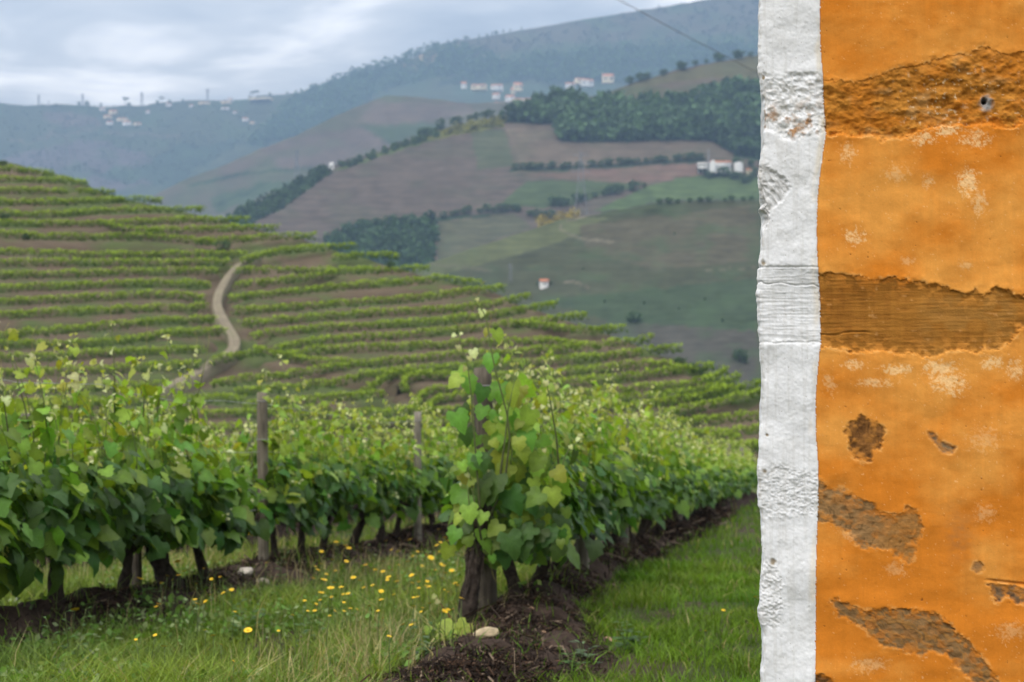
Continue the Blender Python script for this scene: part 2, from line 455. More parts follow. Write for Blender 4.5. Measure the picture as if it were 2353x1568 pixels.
def resample(P, step):
    P = np.asarray(P, float)
    L = np.concatenate([[0], np.cumsum(np.linalg.norm(np.diff(P, axis=0), axis=1))])
    n = max(3, int(L[-1] / step) + 1)
    t = np.linspace(0, L[-1], n)
    return np.stack([np.interp(t, L, P[:, k]) for k in range(P.shape[1])], -1)
def smooth_line(pts, n=80):
    P = resample(np.array(pts), 12.0)
    for _ in range(3):
        Q = P.copy(); Q[1:-1] = (P[:-2] + 2 * P[1:-1] + P[2:]) / 4; P = Q
    return P
def ordinal(i):
    w = ['first', 'second', 'third', 'fourth', 'fifth', 'sixth', 'seventh', 'eighth', 'ninth', 'tenth', 'eleventh', 'twelfth', 'thirteenth', 'fourteenth', 'fifteenth', 'sixteenth', 'seventeenth', 'eighteenth', 'nineteenth', 'twentieth', 'twenty-first', 'twenty-second', 'twenty-third', 'twenty-fourth', 'twenty-fifth', 'twenty-sixth', 'twenty-seventh', 'twenty-eighth', 'twenty-ninth', 'thirtieth', 'thirty-first', 'thirty-second', 'thirty-third', 'thirty-fourth', 'thirty-fifth', 'thirty-sixth', 'thirty-seventh', 'thirty-eighth', 'thirty-ninth', 'fortieth', 'forty-first', 'forty-second', 'forty-third', 'forty-fourth', 'forty-fifth', 'forty-sixth', 'forty-seventh', 'forty-eighth']
    return w[i] if i < len(w) else 'last'
BERM = MB()
def clump_quads(C, size, col, rg, upb=0.3, stretch=1.0):
    """small leafy quads round the points C (n,3), size (n,)"""
    n = len(C)
    a = rg.normal(size=(n, 3)); a /= np.linalg.norm(a, axis=1, keepdims=True)
    b = rg.normal(size=(n, 3)); b[:, 2] *= 0.7; b -= a * np.sum(a * b, 1, keepdims=True); b /= np.linalg.norm(b, axis=1, keepdims=True) + 1e-9
    s = np.asarray(size)[:, None] * 0.5
    V = np.stack([C - a * s, C + b * s * 0.7, C + a * s, C - b * s * 0.7], 1).reshape(-1, 3)
    return V, np.arange(n * 4).reshape(-1, 4), np.repeat(col, 4, axis=0)
def far_row(line, label, rg):
    L = smooth_line(line)
    d = dA(L[:, 0], L[:, 1] + 8)
    P = at(L[:, 0], L[:, 1] + 8, d)
    Q = resample(P, 1.6)
    # terrace: flat strip and bank below it
    T = np.gradient(Q[:, :2], axis=0); T /= np.linalg.norm(T, axis=1, keepdims=True) + 1e-9
    nrm = np.stack([T[:, 1], -T[:, 0]], -1); nrm *= np.sign(-nrm[:, 1:2] + 1e-6)
    prof = [(-2.6, 0.15), (-1.0, 0.0), (0.9, -0.05), (1.5, -0.9), (2.4, -2.6), (2.9, -4.5)]
    B = np.stack([np.concatenate([Q[:, :2] + nrm * o, Q[:, 2:3] + h], 1) for o, h in prof])
    B[3:5, :, 2] += (fbm(Q[:, 0] / 2.2 + Q[:, 1], Q[:, 1] * 0, 3, 77) - 0.5) * 0.9
    Ls = np.concatenate([[0], np.cumsum(np.linalg.norm(np.diff(Q, axis=0), axis=1))]); e_ = np.minimum(Ls, Ls[-1] - Ls)
    B[:, :, 2] -= np.interp(e_, [0, 2.0], [2.4, 0])[None]
    if Ls[-1] > 24: BERM.add(B.reshape(-1, 3), grid_faces(len(prof), len(Q)), earth(B[..., 0].reshape(-1) / 4, B[..., 1].reshape(-1) / 4 + B[..., 2].reshape(-1) / 2, 41, 0.50))
    Q2 = resample(P, 0.10)
    n = int(len(Q2) * 6.2)
    idx = rg.integers(0, len(Q2), n)
    gapn = vnoise(Q2[:, 0] * 0.45, Q2[:, 1] * 0.45, 9)[idx]
    hgt = 1.08 + 0.4 * (vnoise(Q2[:, 0] * 1.1, Q2[:, 1] * 1.1, 8)[idx] - 0.5)
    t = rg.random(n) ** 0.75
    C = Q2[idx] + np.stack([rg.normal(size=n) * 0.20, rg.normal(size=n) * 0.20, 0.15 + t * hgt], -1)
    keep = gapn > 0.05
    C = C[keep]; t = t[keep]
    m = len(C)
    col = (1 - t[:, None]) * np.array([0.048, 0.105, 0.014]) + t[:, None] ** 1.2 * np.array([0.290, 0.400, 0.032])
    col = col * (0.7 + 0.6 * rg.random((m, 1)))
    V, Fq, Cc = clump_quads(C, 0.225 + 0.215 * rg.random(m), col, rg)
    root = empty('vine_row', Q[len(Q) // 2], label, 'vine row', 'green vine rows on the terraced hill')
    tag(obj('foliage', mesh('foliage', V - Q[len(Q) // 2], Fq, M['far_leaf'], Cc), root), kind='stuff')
rg = np.random.default_rng(5)
for i, ln in enumerate(LEFT):
    far_row(ln, f'vine row west of the dirt track on the terraced hill, {ordinal(i)} from the top', rg)
for i, ln in enumerate(RIGHT):
    far_row(ln, f'curving vine row east of the dirt track on the terraced hill, {ordinal(i)} from the top', rg)
tag(obj('terrace_banks', BERM.me('terrace_banks', M['soil'], True)), kind='structure')

# dirt track up the hill
def ribbon(left, right, lift, name, mat, c, dfun, n=60):
    Lp = resample(np.array(left, float), 1e9); Lp = np.array(left, float); Rp = np.array(right, float)
    def rs(P):
        s = np.linspace(0, 1, n); L = np.concatenate([[0], np.cumsum(np.linalg.norm(np.diff(P, axis=0), axis=1))]); L /= L[-1]
        Q = np.stack([np.interp(s, L, P[:, k]) for k in (0, 1)], -1)
        for _ in range(4): Q[1:-1] = (Q[:-2] + 2 * Q[1:-1] + Q[2:]) / 4
        return Q
    a, b = rs(Lp), rs(Rp); cm = (a + b) / 2; a = cm + (a - cm) * 0.74; b = cm + (b - cm) * 0.74
    m = 9
    G = np.stack([a * (1 - k / (m - 1)) + b * (k / (m - 1)) for k in range(m)])
    Pt = at(G[..., 0], G[..., 1], dfun(G[..., 0], G[..., 1]))
    Pt[..., 2] += lift
    k = np.arange(m)[:, None] + 0 * G[..., 0]
    rut = np.exp(-((k - 2) / 0.9) ** 2) + np.exp(-((k - 6) / 0.9) ** 2)
    Pt[..., 2] -= 0.06 * rut
    nn_ = fbm(Pt[..., 0] * 0.8, Pt[..., 1] * 0.8, 3, 3)[..., None]
    gr = (np.clip(1 - rut, 0, 1) * 0.55)[..., None] * np.clip(nn_ * 1.6 - 0.2, 0, 1)
    colr = np.array(c) * (0.75 + 0.5 * nn_) * (1 - gr) + gr * np.array([0.12, 0.13, 0.06])
    # skirts
    lo0 = Pt[:1].copy(); lo0[..., 2] -= 2.0; lo1 = Pt[-1:].copy(); lo1[..., 2] -= 2.0
    Pt = np.concatenate([lo0, Pt, lo1]); colr = np.concatenate([colr[:1] * 0.6, colr, colr[-1:] * 0.6])
    o = obj(name, mesh(name, Pt.reshape(-1, 3), grid_faces(m + 2, n), mat, colr.reshape(-1, 3), True))
    return tag(o, kind='structure')
ribbon(C5([(1570, 590), (1500, 622), (1425, 655), (1380, 705), (1340, 760), (1300, 830), (1285, 900), (1298, 955), (1335, 1010), (1362, 1060), (1395, 1110), (1400, 1150), (1350, 1195), (1300, 1225), (1270, 1240)]),
       C5([(1610, 590), (1530, 625), (1475, 655), (1432, 705), (1405, 760), (1368, 830), (1362, 900), (1392, 955), (1425, 1010), (1452, 1060), (1490, 1110), (1485, 1155), (1455, 1195), (1400, 1222), (1310, 1270)]),
       0.25, 'dirt_track', M['track'], (0.205, 0.168, 0.120), dA)
ribbon(C5([(1290, 1225), (1200, 1290), (1080, 1345), (960, 1400)]), C5([(1320, 1262), (1240, 1320), (1110, 1385), (980, 1425)]), 0.25, 'dirt_track', M['track'], (0.205, 0.168, 0.120), dA, 24)

# ------------------------------------------------------------------ far hills
FOREST = (0.032, 0.056, 0.030)
def layer(name, sky, vbot, dtop, dbot, base, polys, seed, nu=300, nv=80, rough=6.0, lines=(), p=1.0, wob=10, dark=1.0, green=0.3):
    S = np.array(sky, float)
    u0, u1 = S[0, 0], S[-1, 0]
    def sk(u): return np.interp(u, S[:, 0], S[:, 1])
    def dep(u, v):
        u = np.asarray(u, float); v = np.asarray(v, float)
        s = sk(u); t = np.clip((v - s) / (vbot - s), 0, 1.3)
        dt = np.interp(u, [u0, u1], dtop) if isinstance(dtop, tuple) else dtop
        d = dt + (dbot - dt) * t ** p
        return d * (1 + 0.035 * (fbm(u / 170.0, v / 90.0, 3, seed) - 0.5))
    uu = np.linspace(u0, u1, nu)
    s = sk(uu) + (fbm(uu / 22.0, uu * 0, 3, seed + 3) - 0.5) * rough
    t = np.linspace(0, 1, nv) ** 1.15
    V_ = s[None] + (np.maximum(vbot, s + 60)[None] - s[None]) * t[:, None]
    U_ = np.broadcast_to(uu[None], V_.shape)
    D_ = dep(U_, V_)
    P = at(U_, V_, D_)
    wx = U_ + (fbm(U_ / 30.0, V_ / 30.0, 3, seed + 5) - 0.5) * wob
    wy = V_ + (fbm(U_ / 30.0, V_ / 30.0, 3, seed + 6) - 0.5) * wob
    c = np.zeros(V_.shape + (3,)); c[:] = base
    for poly, cc in polys:
        c[inpoly(wx, wy, poly)] = cc
    for ln, w, cc in lines:
        dd = polydist(wx, wy, ln, False)
        c[dd < w] = cc
    stripes = np.sin(wy / 2.1 * 1.0 + (fbm(U_ / 60, V_ / 30, 2, seed + 8) - 0.5) * 8)
    c *= dark * (0.68 + 0.64 * fbm(U_ / 24.0, V_ / 10.0, 4, seed + 7))[..., None] * (1 + 0.22 * stripes * fbm(U_ / 80, V_ / 50, 2, seed + 2))[..., None]
    gm = np.clip((fbm(U_ / 60.0, V_ / 22.0, 4, seed + 11) - 0.52) * 5, 0, 1)[..., None] * green
    c = c * (1 - gm) + gm * np.array([0.050, 0.082, 0.036])
    bk = []
    for f, dz in ((1.14, -0.10), (1.07, -0.035), (1.02, -0.006)):
        b = P[0].copy(); b[:, 0] *= f; b[:, 1] *= f; b[:, 2] += dz * P[0][:, 1]; bk.append(b)
    PP = np.concatenate([np.stack(bk), P]); cc_ = np.concatenate([np.repeat(c[:1], 3, 0), c])
    o = obj(name, mesh(name, PP.reshape(-1, 3), grid_faces(nv + 3, nu)[:, ::-1], M['hill'], cc_.reshape(-1, 3), True))
    tag(o, kind='structure')
    return dep
skyC = [(700, 800), (820, 700), (880, 650), (980, 607), (1060, 580), (1130, 557), (1210, 531), (1290, 505), (1380, 490), (1460, 475), (1530, 464), (1640, 462), (1740, 460), (2000, 450), (2353, 470), (2900, 520)]
dC = layer('green_valley_hill', skyC, 1250, 760.0, 350.0, (0.068, 0.074, 0.041), [
    ([(880, 640), (1100, 560), (1300, 505), (1400, 500), (1280, 560), (1100, 610), (940, 650)], (0.105, 0.118, 0.056)),
    ([(1330, 520), (1740, 470), (1740, 600), (1500, 620), (1350, 580)], (0.090, 0.082, 0.052)),
    ([(1250, 690), (1740, 640), (1740, 760), (1400, 740)], (0.052, 0.075, 0.038)),
    ([(1380, 740), (1740, 760), (1740, 1000), (1500, 860)], (0.075, 0.070, 0.055)),
    ], 51, 420, 150, 3, [
    ([(1285, 518), (1290, 530), (1315, 543), (1350, 551), (1410, 557)], 2.2, (0.17, 0.155, 0.11)),
    ([(1290, 648), (1320, 648), (1350, 662)], 1.8, (0.16, 0.14, 0.10)),
    ([(1380, 490), (1300, 508)], 1.8, (0.18, 0.155, 0.11)),
    ([(1620, 622), (1740, 616)], 1.5, (0.13, 0.12, 0.08)), ([(980, 606), (1130, 622)], 1.5, (0.14, 0.13, 0.09))], wob=8, dark=0.78, green=0.45)
skyB = [(200, 800), (300, 700), (470, 560), (530, 500), (590, 470), (680, 421), (735, 394), (770, 381), (860, 351), (960, 316), (1010, 297), (1080, 281), (1160, 266), (1260, 244), (1330, 230), (1400, 212), (1450, 192), (1550, 162), (1650, 141), (1740, 126), (1900, 90), (2353, 40), (2900, 0)]
dB = layer('field_hill', skyB, 800, (1150.0, 1700.0), 760.0, (0.112, 0.088, 0.070), [
    ([(1400, 200), (1760, 110), (1760, 480), (1500, 470), (1300, 420), (1170, 400), (1160, 260)], (0.115, 0.090, 0.066)),
    ([(1450, 190), (1760, 120), (1760, 175), (1560, 185), (1440, 212)], (0.115, 0.105, 0.052)),
    ([(1270, 230), (1450, 196), (1560, 205), (1620, 215), (1420, 240), (1290, 245)], (0.09, 0.098, 0.05)),
    ([(1440, 215), (1760, 175), (1760, 205), (1640, 215), (1440, 245)], (0.098, 0.092, 0.052)),
    ([(1150, 262), (1290, 226), (1420, 250), (1560, 240), (1640, 214), (1760, 205), (1760, 322), (1650, 322), (1440, 325), (1290, 326), (1275, 285), (1160, 282)], FOREST),
    ([(1640, 320), (1760, 320), (1760, 375), (1690, 360)], (0.035, 0.065, 0.026)),
    ([(1160, 285), (1275, 285), (1290, 328), (1620, 322), (1690, 352), (1620, 370), (1400, 378), (1200, 392), (1175, 330)], (0.14, 0.108, 0.078)),
    ([(1200, 402), (1620, 374), (1640, 396), (1480, 420), (1300, 412)], (0.168, 0.108, 0.082)),
    ([(1210, 414), (1480, 420), (1320, 470), (1240, 480), (1150, 470)], (0.070, 0.098, 0.042)),
    ([(1360, 488), (1480, 430), (1600, 402), (1760, 408), (1760, 470), (1530, 468)], (0.088, 0.128, 0.046)),
    ([(1080, 300), (1160, 300), (1180, 380), (1100, 390)], (0.088, 0.096, 0.056)),
    ([(740, 552), (800, 530), (900, 522), (1000, 502), (1200, 484), (1000, 512), (1000, 600), (980, 640), (830, 640)], (0.030, 0.056, 0.026)),
    ([(1005, 512), (1180, 490), (1225, 522), (1060, 582), (1000, 605)], (0.098, 0.098, 0.056)),
    ([(520, 500), (735, 393), (765, 394), (640, 485), (590, 506), (540, 560)], (0.040, 0.072, 0.026)),
    ([(760, 395), (960, 318), (1010, 298), (1010, 318), (900, 352), (800, 388)], (0.105, 0.135, 0.045)),
    ([(985, 306), (1060, 282), (1165, 262), (1160, 292), (1040, 312), (960, 326)], (0.150, 0.150, 0.032)),
    ([(1230, 500), (1330, 484), (1330, 510), (1240, 525)], (0.26, 0.20, 0.03)),
    ], 61, 560, 170, 4, [
    ([(1160, 284), (1178, 320)], 2.2, (0.2, 0.14, 0.11)), ([(1003, 510), (1000, 600)], 3, (0.17, 0.12, 0.1)),
    ([(1175, 392), (1400, 383), (1620, 366)], 4, (0.03, 0.05, 0.025)),
    ([(1380, 490), (1530, 463), (1740, 460)], 2.5, (0.07, 0.065, 0.05))], wob=9, dark=0.74, green=0.16)
skyD = [(0, 640), (150, 560), (340, 455), (420, 415), (500, 386), (600, 342), (680, 312), (760, 272), (840, 237), (890, 219), (960, 222), (1050, 236), (1100, 238), (1200, 232), (1300, 228), (1420, 215), (1600, 230), (2000, 260), (2900, 300)]
dD = layer('middle_ridge', skyD, 900, 2300.0, 900.0, (0.098, 0.092, 0.062), [
    ([(340, 455), (500, 388), (620, 345), (600, 380), (420, 430)], (0.12, 0.095, 0.072)),
    ([(480, 455), (600, 420), (740, 405), (620, 445), (500, 490)], (0.06, 0.09, 0.045)),
    ([(600, 345), (760, 300), (960, 290), (930, 330), (760, 380), (640, 390)], (0.12, 0.094, 0.078)),
    ([(860, 232), (1060, 235), (1100, 262), (960, 282), (820, 285)], (0.125, 0.098, 0.08)),
    ([(820, 290), (1000, 285), (1010, 300), (900, 330)], (0.06, 0.085, 0.045)),
    ], 71, 420, 90, 4, [([(440, 425), (560, 400), (740, 385)], 4, FOREST), ([(500, 470), (620, 420)], 3, FOREST), ([(930, 326), (960, 316)], 2, (0.2, 0.17, 0.13))], wob=12, dark=0.8, green=0.35)
skyE = [(-1500, 215), (-600, 225), (-200, 230), (0, 237), (60, 243), (150, 241), (250, 245), (330, 242), (400, 234), (450, 231), (560, 229), (600, 220), (690, 214), (730, 196), (770, 181), (850, 160), (940, 136), (970, 122), (1000, 103), (1100, 86), (1250, 61), (1400, 36), (1500, 20), (1600, 3), (1740, -25), (2000, -70), (2353, -120), (3200, -170)]
dE = layer('far_ridge', skyE, 900, 4200.0, 1500.0, (0.062, 0.075, 0.042), [
    ([(680, 216), (770, 182), (1000, 106), (1100, 110), (1180, 160), (1000, 180), (880, 210), (760, 290), (600, 340), (560, 330), (640, 260)], FOREST),
    ([(1150, 140), (1300, 115), (1740, 95), (1740, 190), (1400, 195), (1200, 190), (1000, 195)], (0.028, 0.046, 0.028)),
    ([(1000, 106), (1600, 5), (1760, -25), (1760, 70), (1300, 100), (1140, 120)], (0.088, 0.082, 0.060)),
    ([(930, 150), (960, 125), (1000, 122), (1010, 135), (950, 165)], (0.30, 0.20, 0.11)),
    ([(0, 360), (180, 320), (330, 350), (400, 420), (200, 440), (0, 420)], (0.105, 0.088, 0.085)),
    ([(100, 260), (220, 262), (240, 290), (120, 290)], (0.11, 0.088, 0.072)),
    ([(200, 400), (340, 380), (420, 330), (560, 320), (400, 430)], (0.040, 0.062, 0.038)),
    ([(1040, 200), (1300, 195), (1420, 190), (1400, 215), (1100, 235), (1040, 225)], (0.055, 0.08, 0.045)),
    ], 81, 620, 130, 5, [([(1060, 126), (1120, 122), (1200, 140)], 2, (0.22, 0.17, 0.12)), ([(0, 330), (200, 300), (420, 310)], 2, (0.13, 0.11, 0.085))], wob=26, dark=0.85, green=0.6)

# ------------------------------------------------------------------ house wall (plaster, painted corner strip, exposed stones)
WA = R(12)
WD = np.array([math.cos(WA), -math.sin(WA)]); WN = np.array([-math.sin(WA), -math.cos(WA)])
C0 = at(1742, 784, 3.6)[:2]
def wall_uv(s, z):
    x = C0[0] + s * WD[0]; y = C0[1] + s * WD[1]
    return CU + F * x / y, CV - F * z / y
def u_to_s(u):
    k = (np.asarray(u, float) - CU) / F
    return (k * C0[1] - C0[0]) / (WD[0] - k * WD[1])
edgeL = np.array([(0, 1745), (60, 1743), (120, 1741), (170, 1742), (178, 1746), (205, 1745), (225, 1751), (260, 1750), (300, 1754), (330, 1752), (365, 1747), (380, 1746), (400, 1741), (425, 1740), (450, 1745), (468, 1752), (480, 1743), (490, 1754), (505, 1757), (525, 1749), (560, 1748), (600, 1742), (640, 1740), (690, 1740), (735, 1743), (750, 1747), (760, 1744), (775, 1747), (800, 1744), (830, 1744), (870, 1748), (930, 1744), (970, 1742), (1050, 1744), (1120, 1743), (1165, 1741), (1172, 1745), (1200, 1748), (1260, 1747), (1290, 1750), (1310, 1745), (1350, 1742), (1380, 1746), (1400, 1741), (1430, 1744), (1455, 1751), (1490, 1752), (1530, 1752), (1545, 1744), (1568, 1745)], float)
edgeM = np.array([(0, 1885), (60, 1884), (120, 1886), (170, 1890), (230, 1892), (280, 1896), (312, 1897), (340, 1892), (400, 1884), (450, 1879), (520, 1876), (580, 1878), (640, 1881), (700, 1884), (790, 1886), (830, 1881), (870, 1877), (920, 1874), (1000, 1875), (1070, 1880), (1150, 1880), (1200, 1878), (1300, 1875), (1400, 1874), (1568, 1873)], float)
PS = {
 'band': [(1870, 178), (1895, 185), (1960, 192), (2010, 178), (2060, 158), (2110, 150), (2170, 132), (2230, 122), (2260, 106), (2300, 124), (2353, 118), (2480, 130), (2600, 150), (2720, 178), (2760, 215), (2690, 250), (2560, 276), (2450, 284), (2353, 282), (2310, 298), (2280, 290), (2240, 290), (2190, 284), (2150, 290), (2110, 304), (2070, 318), (2030, 322), (1990, 312), (1930, 308), (1870, 312)],
 'slab': [(1860, 622), (1882, 627), (1930, 630), (1960, 633), (2000, 642), (2060, 644), (2110, 648), (2150, 654), (2190, 668), (2215, 678), (2240, 668), (2255, 676), (2290, 664), (2320, 672), (2353, 676), (2440, 684), (2530, 700), (2560, 716), (2500, 736), (2370, 742), (2340, 760), (2320, 790), (2290, 806), (2240, 806), (2190, 808), (2150, 820), (2100, 818), (2060, 812), (2010, 808), (1960, 808), (1930, 800), (1860, 796)],
 'knob': [(1942, 992), (1950, 972), (1968, 968), (1978, 950), (1992, 962), (2010, 964), (2026, 982), (2030, 1000), (2022, 1030), (2008, 1036), (1998, 1058), (1978, 1062), (1962, 1048), (1950, 1020)],
 'chip': [(2132, 992), (2146, 994), (2156, 1008), (2176, 1020), (2196, 1030), (2188, 1042), (2166, 1040), (2152, 1022), (2138, 1006)],
 'wedge': [(1860, 1108), (1885, 1108), (1912, 1122), (1942, 1126), (1975, 1142), (2000, 1158), (2030, 1176), (2064, 1182), (2084, 1166), (2108, 1172), (2116, 1190), (2122, 1212), (2106, 1244), (2100, 1280), (2086, 1290), (2064, 1282), (2052, 1284), (2046, 1264), (2010, 1258), (1986, 1266), (1968, 1250), (1948, 1226), (1930, 1210), (1900, 1200), (1860, 1204)],
 'nub': [(2238, 1292), (2252, 1290), (2262, 1300), (2258, 1314), (2244, 1318), (2232, 1308)],
 'ledge': [(2270, 1346), (2286, 1340), (2320, 1346), (2360, 1350), (2440, 1368), (2470, 1392), (2430, 1408), (2360, 1396), (2320, 1374), (2296, 1384), (2278, 1368)],
 'streak': [(1914, 1382), (1926, 1378), (1946, 1386), (1962, 1398), (1990, 1406), (2020, 1404), (2052, 1398), (2100, 1402), (2150, 1412), (2186, 1432), (2206, 1462), (2232, 1484), (2270, 1532), (2310, 1590), (2260, 1590), (2214, 1546), (2180, 1510), (2150, 1496), (2120, 1506), (2090, 1504), (2060, 1488), (2030, 1486), (1990, 1452), (1966, 1432), (1930, 1416)],
 'corner': [(1860, 1556), (1890, 1552), (1916, 1560), (1926, 1580), (1910, 1620), (1860, 1620)],
}
WP = {
 'rough': [(1735, 168), (1790, 176), (1840, 166), (1890, 176), (1896, 240), (1896, 300), (1860, 312), (1836, 318), (1800, 322), (1776, 308), (1735, 296)],
 'schist': [(1730, 388), (1756, 384), (1784, 396), (1808, 418), (1814, 432), (1792, 462), (1772, 488), (1756, 530), (1730, 520)],
 'beam': [(1730, 612), (1780, 614), (1890, 620), (1890, 792), (1800, 786), (1730, 790)],
 'lime': [(1735, 1070), (1790, 1062), (1830, 1076), (1885, 1086), (1885, 1176), (1830, 1190), (1735, 1192)],
 'patch': [(1735, 1306), (1764, 1290), (1790, 1312), (1800, 1350), (1798, 1400), (1786, 1436), (1750, 1444), (1735, 1440)],
}
cs = [np.linspace(0.016, 0.715, 312), np.arange(0.720, 1.40, 0.011), np.linspace(1.43, 3.2, 30)]
scol = np.concatenate(cs)
zf = np.concatenate([np.linspace(-1.75, -0.92, 24), np.linspace(-0.895, 0.895, 800), np.linspace(0.92, 2.2, 36)])
Rr = 0.016
arc = np.linspace(R(88), 0, 9)[:-1]
side = np.concatenate([[5.0, 4.0, 3.0, 2.2, 1.6, 1.1, 0.8], np.linspace(0.6, 0.12, 20), np.linspace(0.11, 0.003, 18)])
v_of = CV - F * zf / C0[1]
s0 = u_to_s(np.interp(v_of, edgeL[:, 0], edgeL[:, 1]))
s0 = s0 + (fbm(v_of / 9.0, v_of * 0, 3, 3) - 0.5) * 0.0035 + (fbm(v_of / 30.0, v_of * 0 + 5, 3, 4) - 0.5) * 0.004
# s coordinate, depth into the wall and local outward normal for every column
S = []; DP = []; NX = []
for d in side:
    S.append(s0 * math.exp(-d / 0.12)); DP.append(np.full_like(s0, Rr + d)); NX.append((-1.0, 0.0))
for a in arc:
    S.append(s0 + Rr - Rr * math.sin(a)); DP.append(np.full_like(s0, Rr - Rr * math.cos(a))); NX.append((-math.sin(a), math.cos(a)))
for sc_ in scol:
    k = np.clip((0.3 - sc_) / 0.3, 0, 1)
    S.append(sc_ + s0 * k); DP.append(np.zeros_like(s0)); NX.append((0.0, 1.0))
S = np.stack(S, 1); DP = np.stack(DP, 1); NX = np.array(NX)
ZZ = np.repeat(zf[:, None], S.shape[1], 1)
U, V_ = wall_uv(S, ZZ)
U = U - DP * 900                                   # unrolled round the corner, so that patterns run on
um = np.interp(V_, edgeM[:, 0], edgeM[:, 1])
nA = (fbm(U / 22, V_ / 22, 3, 101) - 0.5); nB = (fbm(U / 6, V_ / 6, 3, 102) - 0.5); nC = fbm(U / 3.0, V_ / 3.0, 2, 103) - 0.5
def sst(a, b, x):
    t = np.clip((x - a) / (b - a), 0, 1); return t * t * (3 - 2 * t)
white = U < um + nC * 2.5
h = (fbm(U / 170, V_ / 120, 3, 110) - 0.5) * 0.018 + (fbm(U / 48, V_ / 42, 3, 111) - 0.5) * 0.0034 + nB * 0.0005 + nC * 0.00025
h -= 0.0022 * np.exp(-((U - um) / 3.2) ** 2)
h += np.where(white, nB * 0.0010, 0)
# plaster colour
f1 = fbm(U / 120, V_ / 90, 4, 120); f2 = fbm(U / 14, V_ / 9, 4, 121); f3 = fbm(U / 260, V_ / 300, 2, 122)
col = np.zeros(U.shape + (3,))
lo = np.array([0.59, 0.190, 0.016]); hi = np.array([0.70, 0.300, 0.055])
k = np.clip(0.42 + (f1 - 0.5) * 2.0 + (f2 - 0.5) * 0.35 + (f3 - 0.5) * 1.2, 0, 1)[..., None]
col[:] = lo * (1 - k) + hi * k
streak = fbm(U / 10, V_ / 160, 3, 123)
col *= (0.93 + 0.14 * streak)[..., None]
# limewash showing through where the paint has rubbed off
def scuff(cu, cv, ru, rv, amt, seed):
    g = np.exp(-((U - cu) / ru) ** 2 - ((V_ - cv) / rv) ** 2)
    n = fbm(U / 7, V_ / 7, 4, seed)
    n2 = fbm(U / 2.6, V_ / 2.6, 2, seed + 7)
    return np.clip((g * 1.0 + n * 1.0 + (n2 - 0.5) * 0.7 - 1.12) * 2.6, 0, 1) * amt
sc = np.zeros(U.shape)
for a in [(1948, 352, 26, 34, .7), (2120, 318, 40, 22, .9), (2180, 300, 50, 18, 1.0), (2240, 320, 50, 26, .8), (2060, 400, 40, 30, .45), (2225, 420, 36, 50, .95), (2250, 470, 26, 50, .7), (2130, 420, 22, 22, .6), (1965, 545, 34, 28, .9), (2085, 600, 26, 16, .4), (2220, 610, 30, 16, .4), (1960, 838, 36, 16, .8), (2060, 850, 60, 18, .9), (2160, 846, 60, 26, .9), (2180, 880, 60, 40, .9), (2280, 836, 40, 24, .9), (2330, 850, 30, 34, .8), (1905, 880, 24, 36, .5), (2010, 880, 60, 16, .7), (2260, 1010, 60, 40, .35), (2060, 1310, 40, 24, .35), (1960, 1230, 40, 20, .4), (2260, 1180, 40, 30, .4), (2000, 1530, 60, 26, .5), (2320, 1450, 50, 30, .4)]:
    sc = np.maximum(sc, scuff(*a, 130))
sc = np.maximum(sc, np.clip((fbm(U / 5, V_ / 5, 3, 131) - 0.80) * 8, 0, 0.5))
sc3 = sc[..., None]
col = col * (1 - sc3 * 0.75) + np.array([0.86, 0.60, 0.30]) * sc3 * 0.75
h += sc * nC * 0.002
dk = np.clip((fbm(U / 5, V_ / 5, 2, 141) - 0.90) * 14, 0, 1)[..., None]          # small pits
col = col * (1 - dk) + np.array([0.20, 0.07, 0.02]) * dk; h -= dk[..., 0] * 0.003
st = np.exp(-((U - 2200) / 34) ** 2 - ((V_ - 1225) / 60) ** 2)[..., None] * 0.55 * np.clip(f2 * 2 - 0.4, 0, 1)[..., None]
col = col * (1 - st) + np.array([0.34, 0.15, 0.05]) * st
region = np.zeros(U.shape, int)
Dp = {'band': 0.006, 'slab': 0.0026, 'knob': 0.0032, 'chip': 0.0020, 'wedge': 0.0022, 'nub': 0.0003, 'ledge': 0.0045, 'streak': 0.0022, 'corner': 0.003}
Uw = U + (fbm(U / 34, V_ / 34, 3, 156) - 0.5) * 40; Vw = V_ + (fbm(U / 30, V_ / 30, 3, 157) - 0.5) * 34
grainH = fbm(U / 55, V_ / 2.6, 4, 150); grainV = fbm((Uw + 0.35 * Vw) / 7, (Vw - 0.3 * Uw) / 22, 4, 151); rug = fbm(U / 20, V_ / 14, 4, 152, 0.55); rid = fbm(U / 30, V_ / 22, 4, 153, 0.55, True)
ca, sa = math.cos(R(-33)), math.sin(R(-33))
Ur = Uw * ca - Vw * sa; Vr = Uw * sa + Vw * ca
grainD = fbm(Ur / 60, Vr / 4.5, 4, 154)
